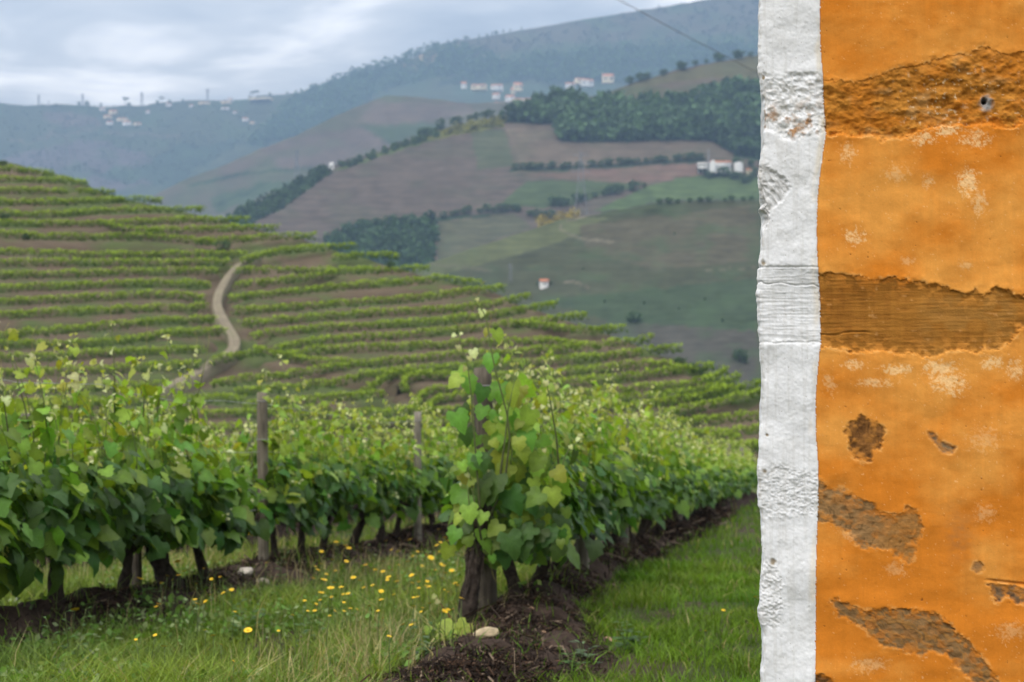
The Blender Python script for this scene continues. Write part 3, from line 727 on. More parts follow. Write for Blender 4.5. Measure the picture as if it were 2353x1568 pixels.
for i, (nm, poly) in enumerate(PS.items()):
    box = (U > min(p[0] for p in poly) - 60) & (U < max(p[0] for p in poly) + 60) & (V_ > min(p[1] for p in poly) - 60) & (V_ < max(p[1] for p in poly) + 60)
    sd = np.full(U.shape, 999.0)
    amp = 0.35 if nm in ('nub', 'chip') else 1.0
    sd[box] = sdist(U[box], V_[box], poly) + (nA[box] * 18 + nB[box] * 9 + nC[box] * 3) * amp
    sd = np.where(white, 999.0, sd)
    ins = sst(5.0, -7.0, sd)
    if nm == 'band': up_ = sst(230, 170, V_); ins = ins * (1 - up_) + sst(16, -22, sd) * up_
    lipw = 0.0004 * np.exp(-((sd - 5) / 7.0) ** 2) + (0.0022 if nm in ('band', 'slab') else 0.0008) * np.exp(-np.clip(sd, 0, None) / 30.0) * (1 - sst(8, 54, sd))
    h = h + np.where(sd > 0, lipw * (0.4 + 1.2 * fbm(U / 12, V_ / 12, 2, 160 + i)), 0)
    rimc = np.exp(-((sd - 3) / 3.0) ** 2)[..., None] * np.clip(f2 * 3.2 - 1.6, 0, 0.32)[..., None] * (~white)[..., None]
    col = col * (1 - rimc) + np.array([0.82, 0.48, 0.17]) * rimc
    if nm == 'band':
        hh = (rug - 0.5) * 0.012 + (fbm(U / 38, V_ / 24, 3, 155) - 0.5) * 0.016 + (rid - 0.6) * 0.006 + nB * 0.002 - Dp[nm] * (0.55 + 0.6 * sst(200, 300, V_))
        kk = np.clip((rug - 0.3) * 2.2 + nB * 1.2, 0, 1)[..., None]
        cc = np.array([0.30, 0.115, 0.012]) * (1 - kk) + np.array([0.50, 0.21, 0.030]) * kk
        k2 = np.clip((fbm(U / 40, V_ / 26, 3, 171) - 0.58) * 5, 0, 0.75)[..., None]
        cc = cc * (1 - k2) + np.array([0.36, 0.19, 0.06]) * k2
        k3 = np.clip((fbm(U / 9, V_ / 7, 3, 172) - 0.70) * 7, 0, 0.8)[..., None] * sst(2000, 2150, U)[..., None]
        cc = cc * (1 - k3) + np.array([0.66, 0.52, 0.33]) * k3
        k4 = np.clip((fbm(U / 60, V_ / 40, 2, 173) - 0.5) * 4, 0, 0.7)[..., None]
        cc = cc * (1 - k4) + np.array([0.44, 0.145, 0.010]) * k4
        g = np.exp(-((U - 2266) / 17) ** 2 - ((V_ - 236) / 21) ** 2); g2 = np.clip(g * 2.2 - 0.6 + nB, 0, 1)[..., None]
        cc = cc * (1 - g2) + np.array([0.27, 0.26, 0.25]) * g2
        hole = np.clip(np.exp(-((U - 2262) / 7.5) ** 2 - ((V_ - 232) / 8.5) ** 2) * 2.2 - 0.7, 0, 1)
        hh = hh - hole * 0.030; cc = cc * (1 - 0.5 * hole[..., None])
    elif nm == 'slab':
        hh = -Dp[nm] + (grainH - 0.5) * 0.0024 + (fbm(U / 90, V_ / 40, 3, 175) - 0.5) * 0.006
        kk = np.clip(0.5 + (grainH - 0.5) * 1.3 + (f1 - 0.5) * 1.6 + (fbm(U / 9, V_ / 70, 3, 174) - 0.5) * 0.8, 0, 1)[..., None]
        cc = np.array([0.225, 0.085, 0.010]) * (1 - kk) + np.array([0.335, 0.140, 0.020]) * kk
        k2 = np.clip(sst(2080, 2200, U) * (fbm(U / 40, V_ / 30, 3, 176) - 0.42) * 4, 0, 0.55)[..., None]
        cc = cc * (1 - k2) + np.array([0.31, 0.155, 0.035]) * k2
        k3 = np.clip((fbm(U / 16, V_ / 10, 4, 177) - 0.72) * 5, 0, 0.6)[..., None]
        cc = cc * (1 - k3) + np.array([0.60, 0.30, 0.10]) * k3
        ck = np.exp(-((V_ - 770 - 12 * (fbm(U / 60, U * 0, 3, 178) - 0.5) * 2) / 1.6) ** 2) * sst(2020, 1980, U)
        hh -= ck * 0.004
    else:
        gr = {'knob': grainV, 'wedge': 0.5 * grainV + 0.5 * grainH, 'streak': grainD, 'ledge': grainD, 'chip': rug, 'nub': rug, 'corner': rug}[nm]
        cr_ = np.clip((fbm((Uw + 0.35 * Vw) / 6.5, (Vw - 0.3 * Uw) / 17, 3, 250 + i) - 0.60) * 8, 0, 1) if nm in ('knob', 'wedge') else np.clip((fbm(Ur / 30, Vr / 6, 3, 250 + i) - 0.62) * 8, 0, 1)
        gr = gr * 0.5 + rug * 0.5 - cr_ * 0.30
        hh = -Dp[nm] + (gr - 0.5) * 0.0045 + (rug - 0.5) * 0.0035
        kk = np.clip((gr - 0.3) * 2.5, 0, 1)[..., None]
        a, b = {'knob': ((0.115, 0.048, 0.012), (0.27, 0.115, 0.028)), 'wedge': ((0.175, 0.098, 0.038), (0.32, 0.18, 0.07)), 'streak': ((0.155, 0.086, 0.033), (0.30, 0.17, 0.068)), 'ledge': ((0.09, 0.055, 0.03), (0.25, 0.15, 0.075)), 'chip': ((0.14, 0.09, 0.05), (0.28, 0.19, 0.10)), 'nub': ((0.24, 0.12, 0.04), (0.34, 0.18, 0.07)), 'corner': ((0.14, 0.06, 0.02), (0.28, 0.13, 0.04))}[nm]
        cc = np.array(a) * (1 - kk) + np.array(b) * kk
        if nm == 'wedge':
            k2 = sst(1990, 2070, U + (V_ - 1200) * 0.3)[..., None] * np.clip(f2 * 1.5, 0, 0.7)[..., None]
            cc = cc * (1 - k2) + np.array([0.36, 0.16, 0.035]) * k2
        if nm in ('streak', 'ledge'):
            k2 = np.clip((grainD - 0.52) * 5, 0, 0.7)[..., None]
            cc = cc * (1 - k2) + np.array([0.32, 0.15, 0.035]) * k2
    sm = (np.clip((fbm(U / 15, V_ / 11, 3, 210 + i) - 0.46) * 5, 0, 0.9) * np.exp(np.clip(sd, -200, 0) / (26.0 if nm != 'nub' else 5.0)))[..., None]
    cc = cc * (1 - sm) + col * 0.86 * sm; hh = hh + sm[..., 0] * 0.002
    h = np.where(sd < 900, h * (1 - ins) + (h * 0.4 + hh) * ins, h)
    if nm == 'band':
        i3 = sst(10, -16, sd)[..., None]
    else:
        i3 = sst(5.5, -6.0, sd)[..., None]
    col = np.where((sd < 900)[..., None], col * (1 - i3) + cc * i3, col)
    region[(sd < -0.5)] = i + 2
# dark crack above the ledge stone
ckl = np.exp(-((V_ - (1336 + (U - 2290) * 0.12)) / 3.2) ** 2) * sst(2255, 2290, U) * sst(2480, 2400, U) * (~white)
h -= ckl * 0.006
# white painted strip
wc = np.zeros_like(col); wc[:] = (0.75, 0.758, 0.768)
wc *= (0.90 + 0.14 * fbm(U / 46, V_ / 60, 4, 180))[..., None]
wg = np.clip((fbm(U / 26, V_ / 34, 4, 193) - 0.56) * 4, 0, 0.35)[..., None]
wc = wc * (1 - wg) + np.array([0.60, 0.60, 0.59]) * wg
hw = np.zeros(U.shape)
for nm, poly in WP.items():
    sd = sdist(U, V_, poly) + nA * 16 + nB * 10
    i_ = sst(6, -6, sd)
    if nm == 'rough':
        hw = hw + i_ * ((rug - 0.5) * 0.012 + nB * 0.004 - 0.003)
        k_ = np.clip((fbm(U / 20, V_ / 24, 3, 181) - 0.50) * 5 + nB * 2.0, 0, 1)[..., None] * i_[..., None] * sst(205, 280, V_)[..., None]
        wc = wc * (1 - k_) + (np.array([0.30, 0.17, 0.085]) * (0.6 + 0.9 * fbm(U / 5, V_ / 5, 2, 182)[..., None])) * k_
        kg = np.clip((fbm(U / 9, V_ / 9, 3, 183) - 0.52) * 4, 0, 0.55)[..., None] * i_[..., None]
        wc = wc * (1 - kg) + np.array([0.50, 0.48, 0.44]) * kg
    elif nm == 'schist':
        gd = fbm((U + V_) / 26, (U * 0.9 - V_ * 0.5) / 4.5, 4, 184)
        hw = hw + i_ * ((gd - 0.5) * 0.012 + (rid - 0.6) * 0.010 - 0.006)
        k_ = (i_ * np.clip(0.30 + (gd - 0.5) * 1.6, 0, 0.9))[..., None]
        wc = wc * (1 - k_) + np.array([0.36, 0.35, 0.33]) * k_
    elif nm == 'beam':
        hw = hw + i_ * ((fbm(U / 50, V_ / 3.2, 4, 185) - 0.5) * 0.0028 - 0.003)
        ck = np.exp(-((V_ - 655 - 14 * (fbm(U / 50, U * 0, 3, 186) - 0.5) * 2) / 1.5) ** 2) + 0.7 * np.exp(-((V_ - 614) / 2.0) ** 2) + 0.6 * np.exp(-((V_ - 787 - 6 * nA) / 2.0) ** 2)
        hw = hw - ck * 0.004
        wc = wc * (1 - 0.05 * i_)[..., None]
    else:
        a = 0.0075 if nm == 'patch' else 0.0055
        fr = fbm(U / 5.2, V_ / 4.2, 3, 187, 0.62)
        hw = hw + i_ * ((fr - 0.5) * a * 1.0 + (fbm(U / 24, V_ / 18, 3, 188) - 0.5) * 0.006)
        k_ = np.clip((0.44 - fr) * 4, 0, 0.45)[..., None] * i_[..., None]
        wc = wc * (1 - k_) + np.array([0.48, 0.47, 0.45]) * k_
# chips and stains along the arris
ed = U - np.interp(V_, edgeL[:, 0], edgeL[:, 1])
ch = np.clip((fbm(U / 8, V_ / 12, 3, 190) - 0.50) * 5, 0, 1) * np.exp(-np.clip(ed, 0, None) / 9.0)
wc = wc * (1 - 0.45 * ch)[..., None] + np.array([0.42, 0.38, 0.32]) * (0.45 * ch)[..., None]
for (cu, cv, rr) in [(1750, 178, 7), (1752, 604, 8), (1776, 1292, 9), (1762, 1000, 4), (1757, 1083, 6)]:
    g = np.clip(np.exp(-((U - cu) / rr) ** 2 - ((V_ - cv) / rr) ** 2) * 1.8 - 0.5 + nB, 0, 1)[..., None]
    wc = wc * (1 - g) + np.array([0.26, 0.20, 0.12]) * g; hw -= g[..., 0] * 0.004
dr = np.clip((fbm(U / 6, V_ / 150, 4, 194) - 0.56) * 4, 0, 0.28)[..., None]
wc = wc * (1 - dr) + np.array([0.52, 0.51, 0.48]) * dr
spk = np.clip((fbm(U / 4, V_ / 4, 2, 195) - 0.86) * 12, 0, 0.8)[..., None]
wc = wc * (1 - spk) + np.array([0.30, 0.27, 0.23]) * spk
yl = (np.exp(-((U - um + 7) / 8) ** 2) * np.clip(fbm(U / 30, V_ / 70, 3, 191) * 2.2 - 0.95, 0, 0.35))[..., None]
wc = wc * (1 - yl) + np.array([0.72, 0.58, 0.36]) * yl
lumps = fbm(U / 11, V_ / 11, 3, 192)
hw += (lumps - 0.5) * 0.0013
h = np.where(white, h + hw, h)
col = np.where(white[..., None], wc, col)
region[white] = 1
h = h * np.clip(1.15 - DP / 0.7, 0, 1)
# rim of the paint edge
col = np.where(((np.abs(U - um) < 2.0) & ~white)[..., None], col * 0.72, col)
cxx = C0[0] + S * WD[0] - DP * WN[0] + h * (NX[None, :, 0] * WD[0] + NX[None, :, 1] * WN[0])
cyy = C0[1] + S * WD[1] - DP * WN[1] + h * (NX[None, :, 0] * WD[1] + NX[None, :, 1] * WN[1])
PW = np.stack([cxx, cyy, ZZ], -1).reshape(-1, 3)
CW = col.reshape(-1, 3)
FW = grid_faces(*U.shape)
rid_f = region.reshape(-1)[FW[:, 0]]
def plaster_mat(name, grain, rough=0.92, b=0.0012):
    m, t, bs, o = newmat(name)
    a = N(t, 'ShaderNodeAttribute', attribute_name='Col')
    g = N(t, 'ShaderNodeTexCoord')
    n = noise(t, g.outputs['Object'], grain, 4, 0.65)
    c = mixc(t, 1.0, a.outputs['Color'], ramp(t, n, [(0.3, 0.94), (0.7, 1.04)]), 'MULTIPLY')
    setc(t, bs.inputs['Base Color'], c)
    bs.inputs['Roughness'].default_value = rough; bs.inputs['Specular IOR Level'].default_value = 0.2
    bump(t, bs, noise(t, g.outputs['Object'], grain * 1.6, 4, 0.7), 0.7, b)
    return m
M['plaster'] = plaster_mat('painted_plaster', 220, 0.92, 0.0006)
M['wallstone'] = plaster_mat('exposed_wall_stone', 160, 0.9, 0.0016)
wall = empty('house_wall', (float(C0[0]), float(C0[1]), -1.3), 'weathered orange plaster house wall with a white painted corner strip and bare stones', 'house wall')
W0 = np.array([C0[0], C0[1], -1.3])
def wall_part(name, sel, mat, label=None):
    f = FW[sel]
    ids, inv = np.unique(f, return_inverse=True)
    me = mesh(name, PW[ids] - W0, inv.reshape(-1, 4)[:, ::-1].reshape(-1, 4), mat, CW[ids], True)
    o = obj(name, me, wall)
    if label: o['label'] = label
    return o
wall_part('orange_plaster', rid_f == 0, M['plaster'])
wall_part('white_corner_strip', rid_f == 1, M['plaster'])
SL = {'band': 'rough ochre painted stone course with a grey drill hole', 'slab': 'long brown stone slab with fine level grain', 'knob': 'small round dark brown stone', 'chip': 'small greyish stone chip', 'wedge': 'grey-brown wedge of stone beside the white strip', 'nub': 'tiny smooth brown stone', 'ledge': 'grey stone under a dark crack', 'streak': 'long slanting grey-brown stone', 'corner': 'brown stone at the foot of the view'}
for i, nm in enumerate(PS):
    if (rid_f == i + 2).any(): wall_part('stone', rid_f == i + 2, M['wallstone'], SL[nm])
# the body of the house behind the plaster
bm_ = MB()
q = [np.array([*(C0 + WD * s_ - WN * d_)]) for s_, d_ in ((0.05, 0.05), (3.2, 0.05), (3.2, 5.0), (0.05, 5.0))]
Vb = np.array([[*p, -1.8] for p in q] + [[*p, 2.19] for p in q]) - W0
bm_.add(Vb, np.array([(0, 1, 2, 3), (4, 7, 6, 5), (0, 4, 5, 1), (1, 5, 6, 2), (2, 6, 7, 3), (3, 7, 4, 0)]), (0.4, 0.3, 0.2))
obj('masonry_core', bm_.me('masonry_core', M['stone']), wall)

# ------------------------------------------------------------------ vines
HALF = [(0.0, 0.0), (0.27, -0.19), (0.45, -0.07), (0.55, 0.15), (0.43, 0.29), (0.50, 0.48), (0.32, 0.62), (0.23, 0.80), (0.0, 1.02)]
def leaf_geo(seed, lod=2):
    rg = np.random.default_rng(seed)
    hf = HALF if lod == 2 else [HALF[i] for i in (0, 1, 3, 4, 5, 6, 8)]
    out = [(x, y) for x, y in hf] + [(-x, y) for x, y in hf[-2:0:-1]]
    out = np.array(out) * (1 + 0.17 * (rg.random((len(out), 1)) - 0.5))
    n = len(out)
    c = np.array([0.0, 0.30])
    fold = 0.18 + 0.35 * rg.random(); droop = 0.25 + 0.5 * rg.random(); ph = rg.random() * 6.28
    def lift(p):
        x, y = p[:, 0], p[:, 1]
        r = np.hypot(x, y - 0.3)
        return fold * np.abs(x) * 0.55 - droop * (r ** 2) * 0.55 + 0.05 * np.sin(6 * np.arctan2(y - 0.3, x) + ph) * r
    if lod == 2:
        inn = c + (out - c) * 0.55
        P2 = np.vstack([c[None], inn, out])
        V = np.column_stack([P2, lift(P2)])
        ii = 1 + np.arange(n); jj = 1 + (np.arange(n) + 1) % n
        f3 = np.stack([np.zeros(n, int), ii, jj], 1)
        f4 = np.stack([ii, ii + n, jj + n, jj], 1)
        sh = np.concatenate([[1.25], np.full(n, 1.0), np.where(np.arange(n) % 3 == 1, 1.1, 0.95)])
        return V, [f3, f4], sh
    P2 = np.vstack([c[None], out]); V = np.column_stack([P2, lift(P2)])
    ii = 1 + np.arange(n); jj = 1 + (np.arange(n) + 1) % n
    return V, [np.stack([np.zeros(n, int), ii, jj], 1)], np.concatenate([[1.15], np.full(n, 1.0)])
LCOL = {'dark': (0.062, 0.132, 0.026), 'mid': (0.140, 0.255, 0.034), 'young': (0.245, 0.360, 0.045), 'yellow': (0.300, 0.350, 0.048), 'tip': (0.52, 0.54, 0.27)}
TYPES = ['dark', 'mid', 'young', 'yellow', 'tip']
LEAF = {}
for ti, ty in enumerate(TYPES):
    LEAF[ty] = []
    for k in range(3):
        V, Fl, sh = leaf_geo(40 + 7 * k + ti, 2)
        LEAF[ty].append(mesh('leaf', V, Fl, M['leaf'], np.array(LCOL[ty]) * sh[:, None], True))
LOWV = [leaf_geo(90 + k, 1) for k in range(4)]
HIV = [leaf_geo(190 + k, 2) for k in range(4)]
def norm(a): return a / (np.linalg.norm(a, axis=-1, keepdims=True) + 1e-9)
def frames(t, n):
    t = norm(t); n = norm(n - t * np.sum(n * t, -1, keepdims=True)); x = np.cross(t, n)
    return x, t, n
def bake_leaves(pos, t, n, size, typ, lib, rg):
    x, y, z = frames(t, n)
    Vs = []; F3 = []; F4 = []; Cs = []; off = 0
    kind = rg.integers(0, len(lib), len(pos))
    tint = 0.72 + 0.56 * rg.random(len(pos))
    for k, (LV, LF, sh) in enumerate(lib):
        idx = np.where(kind == k)[0]
        if not len(idx): continue
        V = pos[idx][:, None] + size[idx][:, None, None] * (LV[None, :, 0:1] * x[idx][:, None] + LV[None, :, 1:2] * y[idx][:, None] + LV[None, :, 2:3] * z[idx][:, None])
        c = np.array([LCOL[TYPES[a]] for a in typ[idx]]) * tint[idx][:, None]
        Cs.append((c[:, None] * sh[None, :, None]).reshape(-1, 3))
        m = len(LV); base = (off + np.arange(len(idx)) * m)
        for f in LF:
            g = (f[None] + base[:, None, None]).reshape(-1, f.shape[1])
            (F3 if f.shape[1] == 3 else F4).append(g)
        Vs.append(V.reshape(-1, 3)); off += len(idx) * m
    fl = ([np.concatenate(F3)] if F3 else []) + ([np.concatenate(F4)] if F4 else [])
    return np.concatenate(Vs), fl, np.concatenate(Cs)
def grow(seed, nshoot=13, per=19, fill=150, low=0.42, H=1.38, half=0.62, wide=1.0, topbare=0.25):
    """a vine in its own frame: X along the row, Y across, Z up"""
    rg = np.random.default_rng(seed)
    H = H + 0.10 * (rg.random() - 0.55)
    pos = []; tt = []; nn = []; sz = []; ty = []; shoots = []
    def put(p, out, t, s=None, forced=None):
        up = 0.35 + 0.5 * rg.random()
        n = norm(out * 0.9 + np.array([0, 0, up]) + rg.normal(size=3) * 0.33)
        d = norm(np.array([0, 0, -0.75]) + out * 0.55 + rg.normal(size=3) * 0.42)
        pos.append(p); nn.append(n); tt.append(d)
        size = (0.146 * (1 - t) + 0.060 * t) * (0.72 + 0.5 * rg.random()) if s is None else s
        sz.append(size)
        if forced is not None: ty.append(forced); return
        r = rg.random()
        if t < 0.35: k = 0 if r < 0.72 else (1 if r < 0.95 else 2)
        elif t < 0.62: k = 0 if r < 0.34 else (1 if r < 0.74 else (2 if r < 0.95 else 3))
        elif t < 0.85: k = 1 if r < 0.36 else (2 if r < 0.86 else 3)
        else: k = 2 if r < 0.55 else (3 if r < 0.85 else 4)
        ty.append(k)
    for k in range(nshoot):
        bx = -half + 2 * half * (k + rg.random()) / nshoot
        b = np.array([bx, rg.normal() * 0.06, 0.52 + 0.06 * rg.normal()])
        top = np.array([bx + rg.normal() * 0.14, rg.normal() * 0.11 * wide, H * (0.86 + 0.26 * rg.random())])
        if rg.random() < 0.26: top[2] += 0.12 + 0.22 * rg.random()
        mid = (b + top) / 2 + np.array([rg.normal() * 0.06, rg.normal() * 0.16 * wide, 0])
        s = np.linspace(0, 1, 9)[:, None]
        path = (1 - s) ** 2 * b + 2 * s * (1 - s) * mid + s ** 2 * top
        shoots.append(path)
        for j in range(per):
            t = (j + rg.random()) / per
            i = t * 8; i0 = min(int(i), 7); p = path[i0] * (1 - (i - i0)) + path[i0 + 1] * (i - i0)
            sg = 1 if rg.random() < 0.5 else -1
            out = norm(np.array([rg.normal() * 0.5, sg * (0.6 + 0.6 * rg.random()), 0.0]))
            spread = (0.17 * (1 - t ** 2.2) + 0.03) * wide
            p = p + out * spread * (0.4 + 0.9 * rg.random()) + np.array([0, 0, 0.04 - 0.05 * rg.random()])
            if p[2] > H * (1 - topbare * 0.35) and rg.random() < topbare: continue
            tz = np.clip((p[2] - 0.45) / (H - 0.42), 0, 1)
            put(p, out, tz)
        for j in range(int(rg.integers(4, 9))):                    # pale unfolding tips
            out = norm(np.array([rg.normal(), rg.normal(), 0.2]))
            put(path[-1] + np.array([rg.normal() * 0.02, rg.normal() * 0.02, -0.13 * rg.random() + 0.03]), out, 1.0, 0.014 + 0.024 * rg.random(), 4 if rg.random() < 0.72 else 3)
    for j in range(fill):
        sg = 1 if rg.random() < 0.5 else -1
        z = low + (0.98 - low) * rg.random() ** 0.9
        p = np.array([half * 1.15 * (2 * rg.random() - 1), sg * (0.08 + 0.22 * rg.random()) * wide, z])
        out = norm(np.array([rg.normal() * 0.45, sg, 0.0]))
        put(p, out, np.clip((z - 0.45) / (H - 0.42), 0, 1) * 0.8)
    for j in range(8):                                             # pale flower clusters and unfolding side leaves
        sg = 1 if rg.random() < 0.5 else -1
        p = np.array([half * (2 * rg.random() - 1), sg * (0.16 + 0.2 * rg.random()) * wide, 0.6 + 0.7 * rg.random()])
        for q in range(3):
            put(p + rg.normal(size=3) * 0.015, norm(np.array([rg.normal(), sg, 0.3])), 1.0, 0.018 + 0.02 * rg.random(), 4)
    return [np.array(pos), np.array(tt), np.array(nn), np.array(sz), np.array(ty), shoots]
def trunk_geo(seed, h=0.54, r=0.036, arm=0.42, bend=0.12):
    rg = np.random.default_rng(seed)
    mb = MB()
    n = 11; s = np.linspace(0, 1, n)
    px = bend * np.sin(s * (2.2 + 2.5 * rg.random()) + rg.random() * 3) * (0.4 + s * 0) ; px -= px[-1] * s
    px = px - px[0] * (1 - s) + rg.normal() * 0.05 * (1 - s)
    py = 0.4 * bend * np.sin(s * 4 + rg.random() * 6)
    path = np.stack([px, py, -0.06 + s * (h + 0.06)], 1)
    rad = r * (1.35 - 0.55 * s + 0.35 * np.exp(-((s - 1) / 0.12) ** 2) + 0.22 * (rg.random(n) - 0.5))
    V, fl = tube(path, rad, 10, 0.22, seed); mb.add(V, fl)
    top = path[-1]
    for sg in (-1, 1):
        a = np.linspace(0, 1, 7)[:, None]
        p = top + np.array([sg * arm, 0, 0.02]) * a + np.array([0, 0, 0.05]) * np.sin(a * 3.0) + rg.normal(size=(7, 3)) * 0.012
        V, fl = tube(p, np.linspace(r * 0.8, r * 0.45, 7), 7, 0.25, seed + 3); mb.add(V, fl)
    for k in range(3):
        p0 = top + rg.normal(size=3) * 0.03; d = norm(rg.normal(size=3) + np.array([0, 0, 0.8]))
        V, fl = tube([p0, p0 + d * 0.07, p0 + d * 0.12], [r * 0.55, r * 0.45, r * 0.3], 6, 0.3, seed + 9); mb.add(V, fl)
    return mb
def shoots_geo(paths, r=0.0042):
    mb = MB()
    for i, p in enumerate(paths):
        n = len(p); z = np.linspace(0, 1, n)[:, None]
        V, fl = tube(p, np.linspace(r, r * 0.45, n), 5, 0, i)
        c = (1 - np.repeat(z, 5, 0)) * np.array([0.055, 0.060, 0.022]) + np.repeat(z, 5, 0) * np.array([0.14, 0.19, 0.05])
        mb.add(V, fl, np.vstack([c, c[-1:]]))
    return mb
def row_rot(i):
    s = ROWS[i][1]; return math.atan2(1.0, s)
def base_at(i, d):
    x = row_x(i, d); return np.array([x, d, float(gz(x, d))])
nleaf = 0
def vine_full(i, d, seed, label, group, nobj=260, trunk_kw=None, **kw):
    """a vine whose leaves are separate"""
    global nleaf
    b = base_at(i, d); rz = row_rot(i)
    root = empty('grapevine', b, label, 'grapevine', group, rz)
    tk = dict(h=0.50); tk.update(trunk_kw or {})
    obj('trunk', trunk_geo(seed, **tk).me('trunk', M['bark'], True), root)
    pos, t, n, sz, ty, sh = grow(seed, **kw)
    for p in sh: obj('shoot', shoots_geo([p]).me('shoot', M['shoot'], True), root)
    c, s = math.cos(rz), math.sin(rz)
    wx = b[0] + pos[:, 0] * c - pos[:, 1] * s; wy = b[1] + pos[:, 0] * s + pos[:, 1] * c
    view = norm(np.array([-b[0], -b[1], 0.0])); vl = np.array([view[0] * c + view[1] * s, -view[0] * s + view[1] * c, 0.0])
    score = pos @ vl + 0.35 * sz * 4 + (pos[:, 2] > 1.05) * 0.12 - (sz < 0.035) * 0.2
    order = np.argsort(-score)
    A = order[:nobj]; B = order[nobj:]
    x, y, z = frames(t, n)
    rg = np.random.default_rng(seed + 5)
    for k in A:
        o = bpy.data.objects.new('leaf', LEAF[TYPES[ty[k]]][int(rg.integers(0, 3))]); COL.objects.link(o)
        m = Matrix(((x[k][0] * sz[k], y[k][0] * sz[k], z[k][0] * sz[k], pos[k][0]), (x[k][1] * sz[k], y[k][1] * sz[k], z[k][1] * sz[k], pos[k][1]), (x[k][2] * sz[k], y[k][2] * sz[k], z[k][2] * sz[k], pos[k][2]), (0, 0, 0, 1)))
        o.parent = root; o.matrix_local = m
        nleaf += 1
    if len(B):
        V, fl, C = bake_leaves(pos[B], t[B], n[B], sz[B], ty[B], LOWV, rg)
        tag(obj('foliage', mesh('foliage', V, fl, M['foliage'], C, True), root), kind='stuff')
    return root
G1, G2 = 'vines of the row behind the grey post', 'vines of the row behind the nearest post'
# row west of the camera: the near clump, then beyond the grey post
near1 = [(6.9, 'leafy grapevine cut by the edge of the picture, nearest in its row', {}),
         (7.7, 'leafy grapevine with its trunk hidden in low hanging leaves at the corner of the field', {}),
         (8.5, 'leafy grapevine on a dark leaning trunk over the mulch bank', dict(trunk_kw=dict(r=0.042, bend=0.05))),
         (9.3, 'leafy grapevine round a dark upright stake before the gnarled trunk', {}),
         (10.05, 'leafy grapevine on a thick black gnarled trunk before the gap in the row', dict(trunk_kw=dict(r=0.085, bend=0.20))),
         (10.6, 'last leafy grapevine before the gap at the grey post, lower than its neighbour', dict(H=1.14, nshoot=7))]
for k, (d, lab, kw) in enumerate(near1):
    vine_full(1, d, 300 + k, lab, G1, 280, **{**dict(low=0.50, H=1.45, wide=1.2, fill=190 if k < 5 else 110, half=0.41 if k < 5 else 0.28, per=21), **kw})
mid1 = [12.2, 12.95, 13.6, 14.65, 15.35, 16.2]
lab1 = ['leafy grapevine just beyond the grey post', 'grapevine on a straight slim trunk beyond the grey post', 'grapevine on a wavy slim trunk beyond the grey post', 'grapevine on a thick S-shaped trunk, middle of its row', 'grapevine with its trunk bent forward beside the S-shaped one', 'grapevine before the third post of the row']
for k, d in enumerate(mid1):
    vine_full(1, d, 340 + k, lab1[k], G1, 150, low=0.70, H=1.42, fill=100, half=0.40, trunk_kw=dict(r=(0.026, 0.03, 0.03, 0.046, 0.036, 0.03)[k], bend=(0.04, 0.02, 0.10, 0.20, 0.18, 0.10)[k], h=0.56), per=19, nshoot=11)
near2 = [(9.3, 'bushy grapevine beside the nearest post, on a leaning grey trunk'), (10.1, 'bushy grapevine second behind the nearest post'), (10.9, 'bushy grapevine third behind the nearest post'), (11.75, 'bushy grapevine by the short pale stake')]
for k, (d, lab) in enumerate(near2):
    vine_full(2 - 2, d, 360 + k, lab, G2, 260, low=0.60, H=1.50, wide=1.1, fill=170, half=0.52, per=20, trunk_kw=dict(r=0.045, bend=0.14))
for k, d in enumerate([12.6, 13.45, 14.3, 15.2]):
    vine_full(0, d, 380 + k, f'bushy grapevine {ordinal(k)} beyond the short pale stake in the row behind the nearest post', G2, 130, low=0.58, H=1.52, fill=150, half=0.52, trunk_kw=dict(r=0.045, bend=0.12))
# farther plants: variants with joined foliage, copied with their parts
PROTO = []
for k in range(7):
    pos, t, n, sz, ty, sh = grow(500 + k, 12, 18, 120, 0.58, 1.46, 0.52)
    rg = np.random.default_rng(k)
    V, fl, C = bake_leaves(pos, t, n, sz * 1.08, ty, LOWV, rg)
    PROTO.append((mesh('foliage', V, fl, M['foliage'], C, True), trunk_geo(520 + k, r=0.038, bend=0.13).me('trunk', M['bark'], True), shoots_geo(sh).me('shoots', M['shoot'], True)))
def vine_far(i, d, label, group, k):
    root = empty('grapevine', base_at(i, d), label, 'grapevine', group, row_rot(i) + (math.pi if k % 2 else 0))
    f, tr, sh = PROTO[k % len(PROTO)]
    tag(obj('foliage', f, root), kind='stuff'); obj('trunk', tr, root)
    if d < 26: tag(obj('shoots', sh, root), kind='stuff')
    sc_ = 0.94 + 0.12 * random.random(); root.scale = (1, sc_, sc_ * (1 - 0.16 * min(1.0, max(0.0, (d - 17) / 14))))
k = 0
for i, start, lab, grp in ((1, 17.0, 'beyond the third post in the row of the grey post', G1), (0, 16.05, 'past the bushy near ones in the row of the nearest post', G2),
                           (2, 12.5, 'in the row seen through the gap beside the grey post', 'vines seen through the gap'), (3, 15.0, 'in the farthest row seen through the gap', 'vines of the back row')):
    d = start; c = 0
    while d < 43:
        vine_far(i, d, f'leafy grapevine, {ordinal(c)} {lab}', grp, k)
        d += 0.85 * (0.93 + 0.14 * random.random()) * (1 if d < 28 else 1.1); k += 1; c += 1

